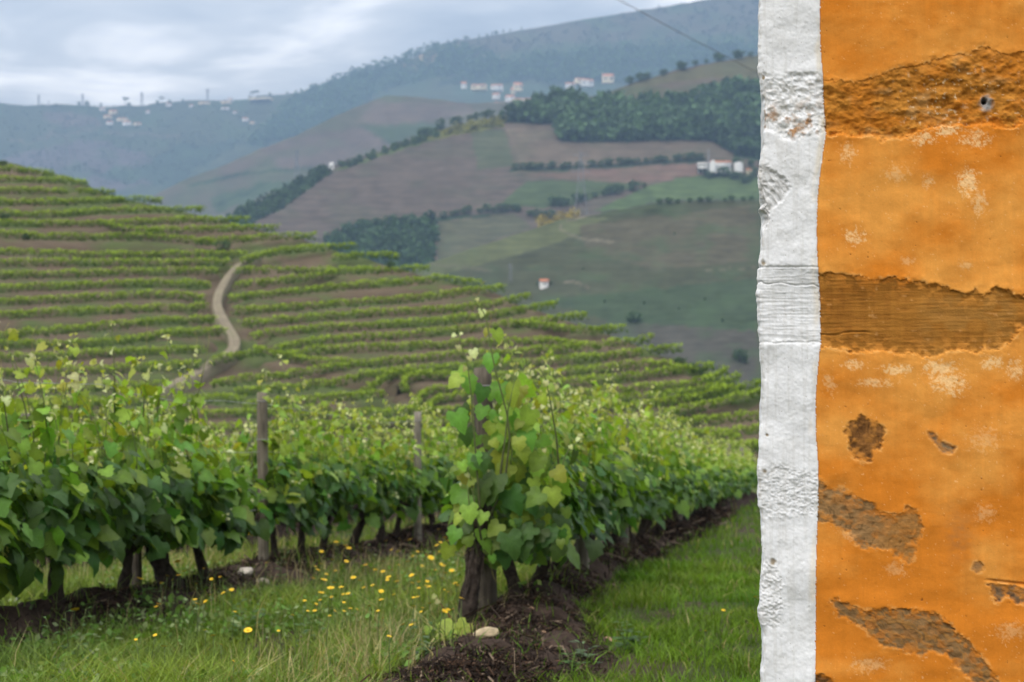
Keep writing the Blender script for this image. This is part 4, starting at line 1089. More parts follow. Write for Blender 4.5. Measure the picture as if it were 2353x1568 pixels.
# the vine that climbs the nearest post
DV = 8.26
b = on_ground(1092, 1462)
root = empty('grapevine', b, 'tall grapevine climbing the nearest wooden post, with a thick peeling trunk', 'grapevine', G2)
def loc(u, v, d=DV): return at(u, v, d) - b
tp = np.array([loc(1076, 1475, 8.26), loc(1073, 1440, 8.24), loc(1076, 1400, 8.22), loc(1084, 1350, 8.22), loc(1090, 1290, 8.22), loc(1102, 1230, 8.27), loc(1106, 1160, 8.3), loc(1104, 1100, 8.32)])
tm = MB()
V, fl = tube(resample(tp, 0.03), np.interp(np.linspace(0, 1, len(resample(tp, 0.03))), [0, .12, .4, .7, 1], [0.062, 0.056, 0.046, 0.044, 0.034]), 14, 0.16, 3); tm.add(V, fl)
for k in range(9):                                                  # peeling strips of bark
    rg = np.random.default_rng(700 + k)
    a = rg.random() * 3.2 + 2.9; P_ = resample(tp, 0.05)[2:-4]
    off = np.array([math.cos(a), math.sin(a), 0]) * 0.053
    i0 = int(rg.integers(0, len(P_) - 5)); pp = P_[i0:i0 + 5] + off + rg.normal(size=(5, 3)) * 0.004
    V, fl = tube(pp, [0.002, 0.006, 0.007, 0.006, 0.002], 5, 0.2, k); tm.add(V, fl)
for a, bb in (((1106, 1270), (1160, 1282)), ((1106, 1240), (1210, 1238))):
    p = np.array([loc(*a, 8.3), loc((a[0] + bb[0]) / 2, (a[1] + bb[1]) / 2 - 6, 8.4), loc(*bb, 8.6)])
    V, fl = tube(resample(p, 0.06), 0.022, 7, 0.25, 5); tm.add(V, fl)
obj('trunk', tm.me('trunk', M['bark'], True), root)
SH = [[(1104, 1180), (1096, 1080), (1090, 1000), (1082, 900), (1075, 840), (1062, 800), (1054, 762)],
      [(1160, 1110), (1172, 1010), (1165, 950), (1152, 900), (1138, 850), (1128, 800), (1122, 760), (1116, 725), (1098, 700), (1086, 686)],
      [(1150, 1090), (1162, 1000), (1168, 940), (1180, 890), (1188, 855)],
      [(1285, 1080), (1278, 1000), (1266, 930), (1256, 880), (1250, 852), (1240, 845)],
      [(1240, 1200), (1262, 1150), (1285, 1100), (1298, 1050), (1312, 1026), (1340, 1008)],
      [(1108, 1250), (1090, 1150), (1080, 1090), (1068, 1060)],
      [(1098, 1280), (1086, 1230), (1080, 1180), (1074, 1110)],
      [(1118, 1200), (1160, 1120), (1175, 1060), (1180, 1000)],
      [(1150, 1230), (1200, 1180), (1215, 1140), (1222, 1110)],
      [(1102, 1280), (1070, 1285), (1045, 1272)]]
SHP = []
for k, s_ in enumerate(SH):
    p = np.array([loc(*q, DV + (0.02 if k in (3, 4, 8) else -0.13) + 0.01 * k) for q in s_]); p = resample(p, 0.05); SHP.append(p)
    o = obj('shoot', shoots_geo([p], 0.0075).me('shoot', M['shoot'], True), root)
LV = [(1108, 722, 34, 'tip'), (1120, 764, 28, 'yellow'), (1140, 772, 44, 'young'), (1096, 690, 16, 'tip'), (1046, 774, 20, 'tip'), (1062, 770, 16, 'tip'), (1052, 802, 26, 'tip'), (1086, 816, 40, 'tip'), (1078, 826, 24, 'tip'), (1070, 850, 24, 'tip'),
      (1052, 868, 54, 'young'), (1076, 884, 56, 'mid'), (1056, 880, 50, 'yellow'), (1130, 832, 54, 'mid'), (1134, 824, 42, 'mid'), (1112, 905, 66, 'dark'), (1178, 905, 96, 'young'), (1190, 900, 90, 'young'), (1200, 900, 40, 'yellow'), (1150, 900, 60, 'mid'), (1168, 868, 22, 'tip'), (1186, 862, 18, 'tip'), (1244, 920, 34, 'yellow'), (1254, 882, 24, 'tip'), (1246, 848, 20, 'tip'), (1048, 968, 90, 'mid'), (1072, 1000, 70, 'dark'), (1060, 950, 66, 'dark'),
      (1140, 960, 50, 'mid'), (1100, 1064, 70, 'dark'), (1120, 1060, 90, 'dark'), (1082, 1085, 52, 'mid'), (1150, 1010, 60, 'young'), (1172, 1020, 70, 'young'), (1208, 1010, 80, 'mid'), (1196, 1040, 76, 'young'), (1140, 1120, 120, 'dark'), (1110, 1130, 100, 'dark'), (1170, 1150, 100, 'dark'), (1060, 1140, 54, 'mid'), (1076, 1180, 56, 'young'), (1056, 1195, 40, 'yellow'), (1070, 1210, 50, 'mid'), (1062, 1165, 44, 'young'), (1092, 1130, 30, 'tip'), (1072, 1095, 22, 'tip'), (1084, 1180, 26, 'tip'), (1112, 1190, 40, 'young'), (1196, 1185, 84, 'young'), (1232, 1190, 80, 'young'), (1276, 1095, 66, 'yellow'), (1268, 1140, 76, 'yellow'), (1242, 1150, 60, 'mid'), (1168, 1250, 100, 'dark'), (1200, 1255, 96, 'dark'), (1140, 1255, 70, 'dark'), (1225, 1230, 80, 'dark'), (1032, 1268, 62, 'young'), (1050, 1230, 50, 'mid'), (1072, 1240, 44, 'mid'), (1090, 1255, 40, 'young'), (1330, 1012, 22, 'tip'), (1310, 1030, 20, 'tip'), (1240, 1065, 70, 'mid'), (1220, 960, 60, 'young'), (1180, 1090, 80, 'mid'), (1206, 1100, 76, 'dark'), (1150, 1060, 60, 'yellow'), (1090, 1060, 66, 'mid')]
rg = np.random.default_rng(77)
extra = []
for k in range(330):                                                # leaves that fill the climb
    v_ = 900 + 385 * rg.random() ** 0.8
    lo_ = np.interp(v_, [900, 1000, 1100, 1200, 1330], [1060, 1050, 1048, 1050, 1130]); hi_ = np.interp(v_, [900, 1000, 1100, 1200, 1330], [1190, 1230, 1290, 1310, 1290])
    u_ = lo_ + (hi_ - lo_) * rg.random()
    if abs(u_ - 1112) < 34 and v_ < 1075 and (v_ < 905 or rg.random() < 0.45): continue
    if v_ < 1010 and rg.random() < 0.5: continue
    if u_ < 1085 and rg.random() < 0.45: continue
    r_ = rg.random()
    ty_ = ('dark' if r_ < 0.5 else 'mid' if r_ < 0.85 else 'young') if v_ > 1130 else ('mid' if r_ < 0.42 else 'young' if r_ < 0.84 else 'yellow' if r_ < 0.89 else 'tip')
    extra.append((u_, v_, (22 + 34 * rg.random() ** 1.3) * (0.5 if ty_ == 'tip' else 1), ty_))
LV = [(u_, v_, s_ * (0.66 if s_ > 60 else 0.85), ty_) for u_, v_, s_, ty_ in LV]
for k, (u_, v_, s_, ty_) in enumerate(LV + extra):
    dd = DV - 0.16 + 0.22 * rg.random() if k < len(LV) else DV - 0.12 + 0.5 * rg.random()
    p = loc(u_, v_ - s_ * 0.35, dd); size = s_ / F * dd * (0.66 if ty_ == 'tip' else 0.9)
    n_ = norm(np.array([rg.normal() * 0.5, -0.9, 0.45 + 0.3 * rg.normal()])); t_ = norm(np.array([rg.normal() * 0.45, -0.25, -0.8]))
    x, y, z = frames(t_[None], n_[None])
    o = bpy.data.objects.new('leaf', LEAF[ty_][k % 3]); COL.objects.link(o); o.parent = root
    o.matrix_local = Matrix([[x[0][r_] * size, y[0][r_] * size, z[0][r_] * size, p[r_]] for r_ in range(3)] + [[0, 0, 0, 1]])
    nleaf += 1
def tendril(parent, p0, d, seed, L=0.16, r=0.0012):
    rg = np.random.default_rng(seed)
    s = np.linspace(0, 1, 14)[:, None]
    p = p0 + d * s * L + np.array([[0.03, 0, 0.05]]) * np.sin(s * 5 + seed) * s + np.array([[0, 0.01, 0.02]]) * np.cos(s * 9) * s ** 2
    V, fl = tube(p, r, 4, 0, seed)
    me = mesh('tendril', V, fl, M['shoot'], np.tile((0.25, 0.22, 0.06), (len(V), 1)), True)
    return obj('tendril', me, parent)
for k, (u_, v_, dx, dz) in enumerate([(1122, 760, 0.1, 1.0), (1090, 690, 0.4, 0.8), (1060, 760, -.3, .9), (1060, 760, .5, .8), (1175, 880, .3, .9), (1120, 895, 1, -.1), (1150, 905, .8, -.3), (1105, 1280, .6, -.5), (1200, 1030, 1, .1), (1090, 1260, -.6, -.2)]):
    tendril(root, loc(u_, v_, DV - 0.05), norm(np.array([dx, -0.1, dz])), k)

# tall loose shoots over the near clump (parts of the vines below them)
near_roots = [o for o in COL.objects if o.name.startswith('grapevine') and o.get('group') == G1][:6]
def tall(parent, pts, d, seed):
    rz = parent.rotation_euler[2]; c, s = math.cos(-rz), math.sin(-rz); b0 = np.array(parent.location)
    P_ = np.array([at(*q, d) for q in pts]) - b0
    P_ = np.stack([P_[:, 0] * c - P_[:, 1] * s, P_[:, 0] * s + P_[:, 1] * c, P_[:, 2]], 1)
    P_ = resample(P_, 0.04)
    obj('shoot', shoots_geo([P_], 0.005).me('shoot', M['shoot'], True), parent)
    rg = np.random.default_rng(seed)
    n = len(P_)
    for k in range(n):
        t = k / (n - 1)
        if rg.random() > (0.75 if t < 0.5 else 0.62): continue
        ty_ = 'mid' if t < 0.35 else ('young' if t < 0.6 else ('yellow' if rg.random() < 0.3 else 'tip'))
        size = (0.10 * (1 - t) + 0.022) * (0.7 + 0.5 * rg.random()) if t < 0.9 else 0.024
        n_ = norm(rg.normal(size=3) * 0.5 + np.array([0, 0.6 * (1 if rg.random() < 0.5 else -1), 0.5])); t_ = norm(rg.normal(size=3) * 0.6 + np.array([0, 0, -0.6]))
        x, y, z = frames(t_[None], n_[None]); p = P_[k] + t_ * 0.0 + rg.normal(size=3) * 0.012
        o = bpy.data.objects.new('leaf', LEAF[ty_][k % 3]); COL.objects.link(o); o.parent = parent
        o.matrix_local = Matrix([[x[0][r_] * size, y[0][r_] * size, z[0][r_] * size, p[r_]] for r_ in range(3)] + [[0, 0, 0, 1]])
        if t > 0.85:
            for q in range(2):
                o2 = bpy.data.objects.new('leaf', LEAF['tip'][q]); COL.objects.link(o2); o2.parent = parent
                s2 = 0.015 + 0.01 * rg.random(); pp = p + rg.normal(size=3) * 0.012
                o2.matrix_local = Matrix([[x[0][r_] * s2, y[0][r_] * s2, z[0][r_] * s2, pp[r_]] for r_ in range(3)] + [[0, 0, 0, 1]])
    tendril(parent, P_[-1], norm(np.array([0.3, 0.2, 1.0])), seed)
for k, (ri, pts, d) in enumerate([(1, [(70, 1000), (56, 930), (36, 860), (18, 800)], 7.9), (1, [(110, 1000), (100, 920), (88, 860), (78, 822)], 8.0), (2, [(262, 980), (264, 900), (262, 830), (256, 740)], 8.9), (3, [(330, 960), (332, 900), (340, 840), (338, 800)], 9.2), (4, [(400, 990), (418, 910), (440, 850), (452, 806)], 9.9), (4, [(440, 1000), (452, 920), (468, 850), (480, 786)], 10.0), (0, [(20, 1000), (10, 930), (2, 850)], 7.6), (4, [(360, 950), (372, 880), (384, 838)], 9.7)]):
    tall(near_roots[ri], pts, d, 900 + k)

# ------------------------------------------------------------------ posts, stakes and wires
def wood_mat(name, a, b_):
    m, t, bs, o = newmat(name)
    g = N(t, 'ShaderNodeTexCoord'); mp_ = N(t, 'ShaderNodeMapping'); mp_.inputs['Scale'].default_value = (60, 60, 4)
    t.links.new(g.outputs['Object'], mp_.inputs[0])
    n = noise(t, mp_.outputs[0], 1.0, 6, 0.65, 0.4); n2 = noise(t, g.outputs['Object'], 5, 3)
    c = ramp(t, n, [(0.32, a), (0.68, b_)])
    c = mixc(t, 1.0, c, ramp(t, n2, [(0.3, 0.7), (0.7, 1.2)]), 'MULTIPLY')
    setc(t, bs.inputs['Base Color'], c); bs.inputs['Roughness'].default_value = 0.9; bs.inputs['Specular IOR Level'].default_value = 0.15
    bump(t, bs, n, 0.8, 0.006)
    return m
M['post'] = wood_mat('weathered_post', (0.060, 0.050, 0.040), (0.155, 0.132, 0.104))
M['post_mid'] = wood_mat('brown_grey_post', (0.105, 0.09, 0.068), (0.25, 0.215, 0.165))
M['post_grey'] = wood_mat('grey_post', (0.13, 0.115, 0.09), (0.30, 0.27, 0.22))
def post(b, h, r, label, mat, name='wooden_post', cat='post', group='vineyard posts', lean=(0, 0), wire=None):
    root = empty(name, b, label, cat, group)
    n = 14; z = np.linspace(-0.12, h, n)
    path = np.stack([lean[0] * z, lean[1] * z, z], 1)
    V, fl = tube(path, r * (1 + 0.05 * np.sin(z * 7)), 14, 0.05, int(b[1] * 100), cap=False)
    top = np.arange((n - 1) * 14, n * 14)
    V = np.vstack([V, path[-1] + [0, 0, 0.004]]); fl.append(np.array([(top[k_], top[(k_ + 1) % 14], len(V) - 1) for k_ in range(14)]))
    obj('shaft', mesh('shaft', V, fl, mat, None, False), root)
    if wire:
        for zz_ in wire:
            a = np.linspace(0, 2 * np.pi, 16)
            V, fl = tube(np.stack([np.cos(a) * (r + 0.004) + lean[0] * zz_, np.sin(a) * (r + 0.004) + lean[1] * zz_, 0 * a + zz_], 1), 0.003, 5, 0, 1)
            obj('wire_tie', mesh('wire_tie', V, fl, M['steel'], None, True), root)
    return root
p1 = on_ground(1122, 1458); post(p1, 1.605, 0.056, 'dark weathered wooden post wrapped by the climbing vine, nearest to the wall', M['post'], wire=(0.6, 1.1, 1.5), lean=(-0.022, 0))
p2 = on_ground(606, 1340); post(p2, 1.59, 0.045, 'pale grey cracked post standing at the gap in the vines', M['post_mid'], wire=(0.7, 1.2, 1.52), lean=(-0.008, 0))
p3 = on_ground(960, 1266); post(p3, 1.60, 0.043, 'grey post standing in the row beyond the grey cracked one', M['post_grey'], wire=(0.7, 1.2, 1.5))
post(on_ground(1338, 1352), 0.50, 0.055, 'short pale brown stake under the vines behind the nearest post', M['post_grey'], 'wooden_stake', 'stake')
post(on_ground(312, 1388), 1.1, 0.042, 'dark upright stake under the near vines, between two trunks', M['post'], 'wooden_stake', 'stake')
post(on_ground(1392, 1300), 0.9, 0.045, 'thin grey stake beyond the short pale one', M['post_grey'], 'wooden_stake', 'stake')
k = 0
for i in (0, 1, 2):
    for d in ((14.6, 20.5, 26.4, 32.3, 38.2) if i == 0 else (23.2, 28.9, 34.6, 40.3) if i == 1 else (13.0, 18.8, 24.6, 30.4)):
        rn = ('the row behind the nearest post', 'the row behind the grey post', 'the row seen through the gap')[i]
        post(base_at(i, d), 1.48, 0.05, f'leaf-hidden post in {rn}, {ordinal(k)} of the far ones', M['post_grey']); k += 1
for i, name in ((0, 'the row behind the nearest post'), (1, 'the row behind the grey post')):
    for hgt, w_ in ((0.62, 'lowest'), (1.1, 'middle'), (1.50, 'top')):
        ds = np.arange(8.3 if i == 0 else 5.5, 43, 0.5)
        x = row_x(i, ds); P_ = np.stack([x, ds, gz(x, ds) + hgt + 0.0 * ds - 0.02 * np.abs(np.sin(ds * 0.55))], 1)
        V, fl = tube(P_, 0.0022, 4, 0, 1)
        tag(obj('trellis_wire', mesh('trellis_wire', V, fl, M['steel'], None, True)), f'{w_} trellis wire strung along {name}', 'wire', 'trellis wires')

# ------------------------------------------------------------------ mulch banks, grass, herbs
def mulch_h(x, y):
    """height of the mulch banks over the ground, 0 elsewhere"""
    h = np.zeros(np.shape(x))
    for i in range(len(ROWS)):
        s = ROWS[i][1]
        off = (x - row_x(i, y)) / math.sqrt(1 + s * s)
        w = 0.46 + 0.18 * (fbm(y * 0.8, y * 0 + i * 7, 2, 5) - 0.5) * 2
        if i == 0: w = w * 0.58 + 0.12 * np.exp(-((y - 7.4) / 1.5) ** 2); off = off - 0.36 * np.exp(-((y - 6.8) / 1.9) ** 2) - 0.04
        hh = (0.12 + 0.11 * fbm(y * 1.3, y * 0 + 3 * i, 3, 15)) * np.exp(-(off / w) ** 2 * 1.3) - 0.02
        hh = hh * (1 - 0.35 * np.exp(-((y - 6.6) / 1.3) ** 2)) if i == 0 else hh
        hh = np.where((y > ROWS[i][2]) & (y < 44), hh * np.clip((y - ROWS[i][2]) / 0.9, 0, 1), -1)
        h = np.maximum(h, np.where(hh > 0, hh, 0))
    return h
for i in range(4):
    y_ = np.concatenate([np.arange(ROWS[i][2], 18, 0.06), np.arange(18, 44, 0.2)]); o_ = np.linspace(-1.1, 1.3, 48) if i == 0 else np.linspace(-0.8, 0.8, 34)
    Yg, Og = np.meshgrid(y_, o_, indexing='ij')
    s = ROWS[i][1]; q = math.sqrt(1 + s * s)
    Xg = row_x(i, Yg) + Og * q
    H = mulch_h(Xg, Yg)
    rough_ = (fbm(Xg * 14, Yg * 14, 3, 66) - 0.5) * 0.08 + (fbm(Xg * 3.2, Yg * 3.2, 3, 67) - 0.42) * 0.17
    Zg = gz(Xg, Yg) + np.where(H > 0, H + rough_ * np.clip(H / 0.05, 0, 1) + 0.012, -0.08)
    n_ = fbm(Xg * 11, Yg * 11, 3, 68)[..., None]; n2 = fbm(Xg * 2, Yg * 2, 3, 69)[..., None]
    c_ = np.array([0.022, 0.015, 0.012]) * (1 - n_) + np.array([0.088, 0.060, 0.046]) * n_
    c_ = c_ * (0.7 + 0.7 * n2)
    tag(obj('mulch_bank', mesh('mulch_bank', np.stack([Xg, Yg, Zg], -1).reshape(-1, 3), grid_faces(*Xg.shape)[:, ::-1], M['mulch'], c_.reshape(-1, 3), True)), kind='stuff')
def inframe(x, y, pad=0.08): return np.abs(x / np.maximum(y, 0.1)) < 0.36 + pad
# fibres and twigs lying on the banks
rg = np.random.default_rng(31)
nf = 66000
yf = 5.6 + 22 * rg.random(nf) ** 1.9; ri = rg.choice([0, 1, 2], nf, p=[.52, .42, .06])
of = rg.normal(size=nf) * 0.36 + np.where(ri == 0, 0.40 * np.exp(-((yf - 6.8) / 1.9) ** 2), 0)
xf = np.select([ri == 0, ri == 1, ri == 2], [row_x(0, yf), row_x(1, yf), row_x(2, yf)]) + of
H = mulch_h(xf, yf); keep = (H > 0.004) & inframe(xf, yf)
xf, yf, H = xf[keep], yf[keep], H[keep]; n = len(xf)
zf_ = gz(xf, yf) + H + 0.012 + 0.03 * rg.random(n)
L = np.exp(rg.normal(size=n) * 0.5) * 0.055; az = rg.random(n) * 6.283; el = rg.normal(size=n) * 0.45
wd = (0.0016 + 0.0022 * rg.random(n)) * np.maximum(1, yf / 9); L = L * np.maximum(1, yf / 11)
big = (rg.random(n) < 0.006) & (yf > 7.0); L[big] *= 2.8; wd[big] *= 2.2; el[big] *= 0.25
d_ = np.stack([np.cos(az) * np.cos(el), np.sin(az) * np.cos(el), np.sin(el)], 1); sd_ = np.stack([-np.sin(az), np.cos(az), 0 * az], 1) * wd[:, None] + np.array([0, 0, 1]) * (wd * 0.6)[:, None]
c0 = np.stack([xf, yf, zf_], 1); bend = np.stack([rg.normal(size=n), rg.normal(size=n), rg.normal(size=n)], 1) * (L * 0.18)[:, None]
V = np.stack([c0 - d_ * L[:, None] / 2 - sd_, c0 - d_ * L[:, None] / 2 + sd_, c0 + bend + sd_, c0 + bend - sd_, c0 + d_ * L[:, None] / 2 + sd_ * 0.6, c0 + d_ * L[:, None] / 2 - sd_ * 0.6], 1)
Fq = np.concatenate([np.array([[0, 1, 2, 3]]) + 6 * np.arange(n)[:, None], np.array([[3, 2, 4, 5]]) + 6 * np.arange(n)[:, None]])
rr = rg.random(n)
cf = np.where((rr < 0.70)[:, None], np.array([0.026, 0.018, 0.014]), np.where((rr < 0.93)[:, None], np.array([0.085, 0.050, 0.032]), np.array([0.21, 0.155, 0.11]))) * (0.6 + 0.8 * rg.random((n, 1)))
cf[big] = np.array([0.15, 0.11, 0.08])
tag(obj('root_fibres', mesh('root_fibres', V.reshape(-1, 3), Fq, M['mulch'], np.repeat(cf, 6, 0))), kind='stuff')

def blades(name, n, ymin, ymax, pw, hfun, wid, colfun, seed, xr=None, dens=None, lean=0.45):
    rg = np.random.default_rng(seed)
    y = ymin + (ymax - ymin) * rg.random(n) ** pw
    x = (rg.random(n) * 2 - 1) * (0.44 * y)
    if xr is not None:
        k = xr(x, y); x, y = x[k], y[k]
    H = mulch_h(x, y)
    pr = np.where(H > 0.03, 0.09, 1.0)
    if dens is not None: pr = pr * dens(x, y)
    k = rg.random(len(x)) < pr
    x, y, H = x[k], y[k], H[k]; m = len(x)
    h = hfun(x, y, rg); az = rg.random(m) * 6.283
    b0 = np.stack([x, y, gz(x, y) + H - 0.01], 1)
    ld = np.stack([np.cos(az), np.sin(az), 0 * az], 1); lv = (h * lean * (0.3 + 1.2 * rg.random(m)))[:, None]
    fa = rg.random(m) * 6.283
    w = wid * (0.6 + 0.8 * rg.random(m)) * np.maximum(1, y / 9.0) ** 0.8
    sv = np.stack([np.cos(fa), np.sin(fa), 0 * fa], 1) * (w / 2)[:, None]
    p1_ = b0 + ld * lv * 0.25 + np.array([0, 0, 1]) * (h * 0.55)[:, None]; p2_ = b0 + ld * lv + np.array([0, 0, 1]) * (h * 0.92)[:, None]
    V = np.stack([b0 - sv, b0 + sv, p1_ + sv * 0.85, p1_ - sv * 0.85, p2_], 1).reshape(-1, 3)
    i = 5 * np.arange(m)[:, None]
    c = colfun(x, y, rg)
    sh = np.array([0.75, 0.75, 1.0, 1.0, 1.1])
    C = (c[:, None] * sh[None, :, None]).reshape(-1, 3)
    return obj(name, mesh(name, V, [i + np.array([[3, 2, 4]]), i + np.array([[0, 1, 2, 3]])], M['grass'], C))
def right_strip(x, y): return x > row_x(0, y) + 0.25
def gh(x, y, rg):
    b = np.where(right_strip(x, y), 0.02 + 0.145 * fbm(x * 2.2, y * 2.2, 3, 201), 0.03 + 0.21 * fbm(x * 1.4, y * 1.4, 3, 202))
    return b * (0.5 + 0.9 * rg.random(len(x)))
def gc(x, y, rg):
    m = len(x); n = fbm(x * 1.3, y * 1.3, 3, 210); n2 = fbm(x * 0.5 + 9, y * 0.5, 3, 211)
    fresh = np.array([0.088, 0.200, 0.010]); lime = np.array([0.190, 0.260, 0.030]); dry = np.array([0.38, 0.33, 0.15]); dull = np.array([0.125, 0.205, 0.040])
    rs = right_strip(x, y)[:, None]
    t = np.clip(n * 2.2 - 0.6, 0, 1)[:, None]
    c = np.where(rs, fresh * (1 - 0.6 * t) + lime * 0.6 * t, (dull * (1 - t) + lime * t))
    pd = np.where(rs[:, 0], 0.03, np.clip((n2 - 0.42) * 1.5, 0.03, 0.30))
    k = rg.random(m) < pd
    c[k] = dry
    return c * (0.6 + 0.7 * rg.random((m, 1))) * (0.65 + 0.75 * fbm(x * 4.5, y * 4.5, 2, 212))[:, None]
def gd(x, y):
    n = fbm(x * 2.3, y * 2.3, 3, 220)
    return np.clip(n * 2.9 - 0.65, 0.10, 1.0)
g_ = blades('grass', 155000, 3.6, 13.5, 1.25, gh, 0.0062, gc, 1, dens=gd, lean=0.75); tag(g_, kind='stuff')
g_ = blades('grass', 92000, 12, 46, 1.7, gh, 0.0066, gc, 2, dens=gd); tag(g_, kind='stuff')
def seedc(x, y, rg): return np.array([0.40, 0.34, 0.19]) * (0.6 + 0.7 * rg.random((len(x), 1)))
def seedh(x, y, rg): return 0.16 + 0.22 * rg.random(len(x))
g_ = blades('seed_stalks', 9000, 6, 20, 1.4, seedh, 0.0040, seedc, 3, xr=lambda x, y: ~right_strip(x, y), dens=lambda x, y: np.clip((fbm(x * 0.6 + 9, y * 0.6, 3, 211) - 0.40) * 4, 0.04, 0.8), lean=0.3); tag(g_, kind='stuff')
# broad-leaved ground cover
rg = np.random.default_rng(88)
nw = 42000
y = 5.8 + 9 * rg.random(nw) ** 1.3; x = (rg.random(nw) * 2 - 1) * 0.42 * y
dn = np.clip((fbm(x * 1.6 + 4, y * 1.6, 3, 230) - 0.48) * 6, 0, 1)
k = (rg.random(nw) < np.where(mulch_h(x, y) > 0.035, dn * 0.12, dn)) & ~right_strip(x, y)
x, y = x[k], y[k]; m = len(x)
C_ = np.stack([x, y, gz(x, y) + mulch_h(x, y) + 0.02 + 0.12 * rg.random(m)], 1)
colw = np.where((rg.random(m) < 0.3)[:, None], np.array([0.22, 0.28, 0.12]), np.array([0.115, 0.220, 0.038])) * (0.6 + 0.8 * rg.random((m, 1)))
V, Fq, Cc = clump_quads(C_, 0.018 + 0.038 * rg.random(m), colw, rg)
tag(obj('ground_cover', mesh('ground_cover', V, Fq, M['grass'], Cc)), kind='stuff')

# small herbs one can pick out
def herb(u, v, h, label, seed, tall=True, col=(0.10, 0.17, 0.06)):
    b_ = on_ground(u, v); rg = np.random.default_rng(seed)
    root = empty('weed', b_, label, 'weed', 'weeds in the grass')
    for k in range(3 if tall else 6):
        d = norm(np.array([rg.normal() * 0.3, rg.normal() * 0.3, 1.0 if tall else 0.6]))
        p = np.array([[0, 0, -0.02], d * h * 0.5, d * h + [0, 0, 0.02]]); p = resample(p, 0.04)
        V, fl = tube(p, np.linspace(0.003, 0.0015, len(p)), 4, 0, k)
        st_ = obj('stem', mesh('stem', V, fl, M['shoot'], np.tile((0.10, 0.13, 0.04), (len(V), 1)), True), root)
        for j in range(9):
            t = 0.2 + 0.8 * j / 8; q = p[min(len(p) - 1, int(t * (len(p) - 1)))]
            a = rg.random() * 6.28; dd = np.array([math.cos(a), math.sin(a), 0.35])
            s = (0.07 if tall else 0.085) * (1.15 - 0.6 * t) * (0.7 + 0.6 * rg.random()); w_ = np.cross(dd, [0, 0, 1]) * 0.22
            Vl = np.array([q, q + dd * s * 0.5 + w_ * s, q + dd * s - [0, 0, 0.2 * s], q + dd * s * 0.5 - w_ * s, q + dd * s * 0.5 + [0, 0, 0.06 * s]])
            c_ = np.array(col) * (0.7 + 0.6 * rg.random())
            obj('leaf', mesh('leaf', Vl, np.array([(0, 1, 4), (1, 2, 4), (2, 3, 4), (3, 0, 4)]), M['foliage'], np.tile(c_, (5, 1))), root)
for k, (u, v, h, lab, tall) in enumerate([
    (166, 1558, 0.30, 'upright leafy weed at the mulch bank near the corner of the field', True), (340, 1420, 0.20, 'bushy green weed beside the mulch under the gnarled vine', False),
    (460, 1400, 0.26, 'tall pale green weed in front of the pale stones', True), (640, 1372, 0.28, 'leafy weed at the foot of the grey cracked post', True),
    (960, 1500, 0.16, 'low bright green weed to one side of the nearest post', False), (985, 1540, 0.14, 'pale clover-like weed by the dark earth at the nearest post', False),
    (1340, 1540, 0.12, 'pale small-leaved weed lying on the dry earth by the path of grass', False), (1300, 1560, 0.10, 'low weed on the dry earth at the bottom of the field', False),
    (700, 1500, 0.22, 'tall weed standing alone in the flowery grass', True), (560, 1470, 0.2, 'bushy weed in the grass in front of the mulch bank', False),
    (1255, 1345, 0.12, 'bright green weed sheltered behind the nearest post', False), (1440, 1500, 0.14, 'tuft of weed where the mulch meets the lush grass', False)]):
    herb(u, v, h, lab, 40 + k, tall, (0.115, 0.185, 0.085) if 'pale' in lab else (0.075, 0.155, 0.035))
# young sucker at the foot of the nearest post
b_ = on_ground(1066, 1500)
root = empty('vine_sucker', b_, 'young vine shoot with red stem and lime leaves at the foot of the nearest post', 'vine shoot')
for k, pts in enumerate([[(1070, 1500), (1052, 1455), (1030, 1410), (1000, 1372)], [(1062, 1505), (1040, 1490), (1026, 1470)], [(1066, 1500), (1066, 1470), (1080, 1445)]]):
    p = resample(np.array([at(*q, b_[1] - 0.02 * k) for q in pts]) - b_, 0.03); V, fl = tube(p, np.linspace(0.005, 0.002, len(p)), 5, 0, k)
    obj('shoot', mesh('shoot', V, fl, M['shoot'], np.tile((0.16, 0.045, 0.03), (len(V), 1)), True), root)
rg = np.random.default_rng(4)
for k, (u, v, s_, ty_) in enumerate([(1046, 1462, 74, 'yellow'), (1050, 1470, 60, 'young'), (1072, 1446, 40, 'yellow'), (1020, 1466, 34, 'young'), (1014, 1478, 24, 'mid'), (1026, 1516, 34, 'young'), (1040, 1512, 24, 'young'), (1000, 1372, 12, 'tip'), (1008, 1384, 12, 'tip'), (985, 1448, 20, 'young')]):
    dd = b_[1] - 0.08; p = at(u, v - s_ * .35, dd) - b_; size = s_ / F * dd
    x_, y_, z_ = frames(norm(np.array([[rg.normal() * .4, -.3, -.7]])), norm(np.array([[rg.normal() * .4, -.9, .5]])))
    o = bpy.data.objects.new('leaf', LEAF[ty_][k % 3]); COL.objects.link(o); o.parent = root
    o.matrix_local = Matrix([[x_[0][r_] * size, y_[0][r_] * size, z_[0][r_] * size, p[r_]] for r_ in range(3)] + [[0, 0, 0, 1]])

